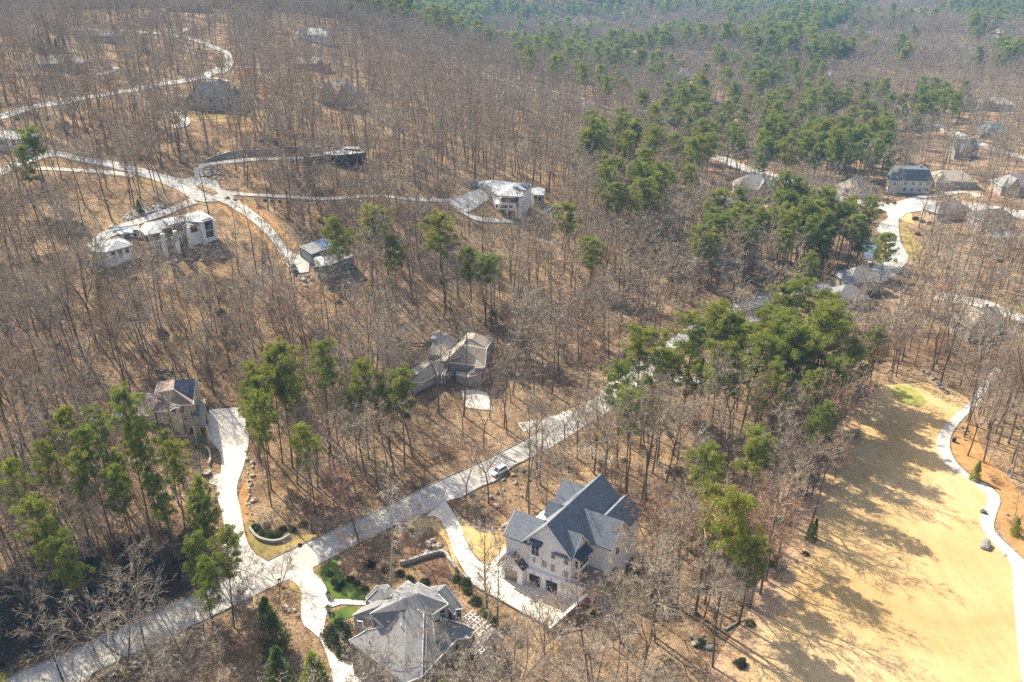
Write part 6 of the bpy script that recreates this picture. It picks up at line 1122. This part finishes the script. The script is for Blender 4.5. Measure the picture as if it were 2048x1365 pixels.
# ------------------------------------------------------------------ cars
def car(px, py, rz, paint, label, suv=True, name='parked_car'):
    g = G(px, py); e = empty(name, g+[0, 0, .12], rz, label=label, cat='car'); e.scale = (.88, .88, .88); L_, W_ = 4.6, 1.85; hb_ = .95; ht = 1.65 if suv else 1.42
    b = bmesh.new()
    def sec(x, w, z0, z1): return [b.verts.new((x, -w/2, z0)), b.verts.new((x, -w/2*1.0, (z0+z1)/2)), b.verts.new((x, -w/2*.9, z1)), b.verts.new((x, w/2*.9, z1)), b.verts.new((x, w/2, (z0+z1)/2)), b.verts.new((x, w/2, z0))]
    S_ = [sec(x, w, z0, z1) for x, w, z0, z1 in ((-2.3, 1.5, .42, .8), (-2.2, 1.75, .32, hb_), (-1.2, 1.85, .28, hb_+.03), (.6, 1.85, .28, hb_), (1.9, 1.78, .32, .86), (2.25, 1.5, .42, .7))]
    for a, c in zip(S_, S_[1:]):
        for i in range(6): b.faces.new((a[i], a[(i+1) % 6], c[(i+1) % 6], c[i]))
    b.faces.new(S_[0][::-1]); b.faces.new(S_[-1]); bmesh.ops.recalc_face_normals(b, faces=b.faces); me = bpy.data.meshes.new('body'); b.to_mesh(me); b.free(); me.polygons.foreach_set('use_smooth', [False]*len(me.polygons)); link('body', me, M[paint], e)
    m = MB(); m.prism([(-2.05 if suv else -1.7, -.8, hb_), (1.15, -.8, hb_), (1.15, .8, hb_), (-2.05 if suv else -1.7, .8, hb_)], [(-1.8 if suv else -1.1, -.62, ht-.07), (.35, -.62, ht-.07), (.35, .62, ht-.07), (-1.8 if suv else -1.1, .62, ht-.07)]); m.build('windows', M['glass'], e)
    m = MB(); m.prism([(-1.85 if suv else -1.15, -.66, ht-.08), (.4, -.66, ht-.08), (.4, .66, ht-.08), (-1.85 if suv else -1.15, .66, ht-.08)], [(-1.75 if suv else -1.05, -.58, ht), (.28, -.58, ht), (.28, .58, ht), (-1.75 if suv else -1.05, .58, ht)]); [m.bar((x0, s*.74, hb_), (x1, s*.64, ht-.06), .07) for s in (-1, 1) for x0, x1 in ((1.1, .36), (-.45, -.45), (-1.95, -1.78))]; m.build('roof', M[paint], e)
    for x in (-1.4, 1.4):
        for s in (-1, 1): m = MB(); m.cyl((x, s*.95, .34), (x, s*.72, .34), .34, n=12); w = m.build('wheel', M['tyre'], e); m = MB(); m.cyl((x, s*.965, .34), (x, s*.94, .34), .2, n=8); m.build('rim', M['chrome'], w)
    for x, mt, nm in ((2.2, 'chrome', 'headlight'), (-2.27, 'brick', 'tail_light')):
        for s in (-1, 1): m = MB(); m.box((x-.06, s*.62-.16, .62), (x+.06, s*.62+.16, .76)); m.build(nm, M[mt], e)
car(998, 947, R(222), 'carw', 'white parked car at the kerb of the street behind the white house')
car(588, 541, R(-70), 'card', 'dark car parked on the court of the blue solar panel house', False)
car(1440, 370, R(5), 'carw', 'white car parked left of the other above the swimming pool'); car(1458, 362, R(8), 'card', 'blue black car parked nearest the street above the swimming pool', False); car(1669, 408, R(150), 'carw', 'pale car standing on the street left of the junction', False)
car(1372, 196, R(60), 'carw', 'white car on the far driveway in the pines')
# ------------------------------------------------------------------ lamps, mailbox, planters and other small things
def lamp(px, py, h, label, mat='dark'):
    g = G(px, py); e = empty('street_lamp', g, label=label, cat='lamp post'); m = MB(); m.cyl((0, 0, -.3), (0, 0, .4), .13, .1, 8); m.cyl((0, 0, .4), (0, 0, h-.5), .055, .05, 8); m.build('post', M[mat], e)
    m = MB(); m.cyl((0, 0, h-.5), (0, 0, h-.1), .11, .19, 6); m.build('lantern', M['glassb'], e); m = MB(); m.cyl((0, 0, h-.1), (0, 0, h+.12), .24, .03, 6); m.build('cap', M[mat], e)
lamp(776, 1076, 3.2, 'black lamp post at the street edge by the pale bare tree'); lamp(664, 1234, 2.6, 'pale blue lamp post beside the white garden path', 'greyw')
def mailbox(px, py, label):
    g = G(px, py); e = empty('mailbox', g, .5, label=label, cat='mailbox'); m = MB(); m.box((-.06, -.06, -.3), (.06, .06, 1.1)); m.bar((0, 0, .8), (.3, 0, 1.05), .05); m.build('post', M['dark'], e); m = MB(); m.box((-.15, -.13, 1.1), (.38, .13, 1.25)); m.cyl((-.15, 0, 1.25), (.38, 0, 1.25), .13, n=10); m.build('box', M['dark'], e)
mailbox(558, 1170, 'dark mailbox at the street edge beside the vase shaped tree'); mailbox(838, 1022, 'dark mailbox where the white house driveway meets the street')
def planter(px, py, label):
    g = G(px, py); e = empty('planter', g+[0, 0, .1], label=label, cat='planter'); m = MB(); m.cyl((0, 0, 0), (0, 0, .7), .28, .42, 10); m.cyl((0, 0, .7), (0, 0, .76), .47, .47, 10); m.build('pot', M['greyw'], e); b = link('foliage', leafball(), M['magn'], e); b.location = (0, 0, .95)
def leafball():
    v, f = leaf_clumps([(0, 0, 0)], [.55], 260, .16, np.random.default_rng(3)); return mesh_np('foliage', v, f)
planter(657, 1197, 'grey planter with dark plant on the upper side of the garden path'); planter(657, 1224, 'grey planter with dark plant on the lower side of the garden path')
def stump(px, py, r, label):
    g = G(px, py); e = empty('tree_stump', g, label=label, cat='stump'); m = MB(); m.cyl((0, 0, -.3), (0, 0, .75), r*1.15, r, 14); m.build('trunk', M['bark'], e); m = MB(); m.cyl((0, 0, .75), (0, 0, .77), r*.93, r*.93, 14); m.build('cut_face', M['rockl'], e)
stump(414, 950, .9, 'wide pale tree stump beside the solar house driveway')
b_ = G(398, 884); e = empty('wheelie_bin', b_+[0, 0, .1], .3, label='green wheelie bin in the shade under the deck of the tan house', cat='bin'); m = MB(); m.prism([(-.28, -.3, .08), (.28, -.3, .08), (.28, .3, .08), (-.28, .3, .08)], [(-.34, -.38, 1.0), (.34, -.38, 1.0), (.34, .38, 1.0), (-.34, .38, 1.0)]); m.build('body', M['bin'], e); m = MB(); m.box((-.37, -.42, 1.0), (.37, .4, 1.07)); m.build('lid', M['bin'], e)
b_ = G(1907, 884); e = empty('litter_bin', b_, label='dark round litter bin on the inner bend of the cart path', cat='bin'); m = MB(); m.cyl((0, 0, 0), (0, 0, 1.0), .38, .42, 12); m.build('body', M['dark'], e); m = MB(); m.cyl((0, 0, 1.0), (0, 0, 1.12), .45, .2, 12); m.build('lid', M['card'], e)
b_ = G(1928, 868); e = empty('tee_marker', b_, .4, label='small stone tee marker block above the dark litter bin', cat='marker'); m = MB(); m.box((-.35, -.15, -.2), (.35, .15, .9)); m.build('block', M['stone'], e); m = MB(); m.box((-.4, -.2, .9), (.4, .2, 1.0)); m.build('cap', M['path'], e)
e = empty('hot_tub', G(236, 838), label='round white hot tub on the terrace left of the tan house', cat='hot tub'); m = MB(); m.cyl((0, 0, -.3), (0, 0, .9), 1.15, 1.15, 18); m.build('shell', M['whitep'], e); m = MB(); m.cyl((0, 0, .9), (0, 0, .93), .95, .95, 18); m.build('water', M['pool'], e)
def pool(name, quad, label, deck=2.0):
    q = [G(*p) for p in quad]; z = np.mean([p[2] for p in q])+.15; c = sum(q)/len(q); o = np.array([c[0], c[1], z]); e = empty(name, o, label=label, cat='swimming pool'); q = [np.array([p[0]-c[0], p[1]-c[1], 0]) for p in q]
    k = [p*(1+deck/np.linalg.norm(p)) for p in q]; m = MB(); m.prism([p-np.array([0, 0, 2.5]) for p in k], [p+np.array([0, 0, .05]) for p in k]); m.build('deck', M['drive'], e)
    m = MB(); m.prism([p+np.array([0, 0, .055]) for p in q], [p+np.array([0, 0, .075]) for p in q]); m.build('water', M['pool'], e)
    for a, b in zip(q, q[1:]+q[:1]): m = MB(); m.bar(a+np.array([0, 0, .09]), b+np.array([0, 0, .09]), .35, .08); m.build('coping', M['trim'], e)
    mm = np.array([p+o for p in k]); [mark('house', *(mm[i:i+1, :2].T*1.0)) for i in range(len(mm))]; return o, e
pool('swimming_pool', [(1408,398),(1432,395),(1462,405),(1470,411),(1440,413),(1412,404)], 'turquoise swimming pool with pale deck left of the stone house', 4.0); pool('swimming_pool', [(1082,418),(1102,415),(1106,421),(1084,425)], 'small blue pool right of the three storey house', 1.5); pool('swimming_pool', [(1985,468),(2012,466),(2015,473),(1988,475)], 'small round edged pool on the terrace at the right edge of the valley', 2.5)
for i in range(6):
    g = G(1414+i*9, 410+i*1.2); e = empty('sun_lounger', g+[0, 0, .3], R(110), label='small blue sun lounger in the row beside the turquoise pool', cat='sun lounger', group='sun loungers by the pool'); m = MB(); m.box((-.9, -.32, .3), (.4, .32, .42)); m.build('seat', M['blue'], e); m = MB(); m.bar((.4, 0, .38), (1.0, 0, .8), .62, .1); m.build('backrest', M['blue'], e)
# fallen logs
for i, (a, b, L_, az) in enumerate([(60,1090,5,1.2),(45,1060,4,.4),(760,620,6,2.6),(1450,1262,5,.6),(1420,1250,4,2.2),(1380,1180,6,.2),(330,760,5,2.8),(520,760,6,.5),(820,690,7,.2),(880,640,5,2.9),(1120,940,5,2.3),(1030,925,4,2.5),(700,440,6,2.7),(640,430,5,.3),(560,640,5,1.1),(250,640,6,.4),(1490,1180,5,.9)]):
    g = G(a, b); rg_ = np.random.default_rng(700+i); q = branch((0, 0, .25), dirv(az, .02), L_, .2, .09, 5, 0, rg_, .05); bb = []
    for k in range(4): p, d, r_ = at_seg(q, rg_.uniform(.3, .95)); bb += branch(p, rot_about(d, R(55), rg_.uniform(0, 3.1), rg_), 1.2, .05, .015, 2, 0, rg_)
    v, f = joinvf([seg_mesh(q, 7), seg_mesh(bb, 4)]); o = link('fallen_log', mesh_np('fallen_log', v, f[0] if len(f) == 1 else f), M['barkp' if i % 2 else 'bark'], None, [float(t) for t in g]); tag(o, 'fallen branchy log on the leaf litter %s' % near(a, b), 'log', 'fallen logs %s' % near(a, b))
print('objects', len(bpy.data.objects))
# ------------------------------------------------------------------ air
hb = MB(); hb.box((-2700, -200, GZ-1.5), (2700, 3250, 260)); hz = hb.build('haze', None); hz.data.materials.clear()
m = bpy.data.materials.new('haze'); m.use_nodes = True; n = m.node_tree; n.nodes.clear(); pv = nd(n, 'ShaderNodeVolumePrincipled'); pv.inputs['Color'].default_value = (.36, .66, 1.0, 1); pv.inputs['Density'].default_value = .00017; pv.inputs['Anisotropy'].default_value = .0
out = nd(n, 'ShaderNodeOutputMaterial'); n.links.new(pv.outputs[0], out.inputs['Volume']); hz.data.materials.append(m); tag(hz, kind='stuff')
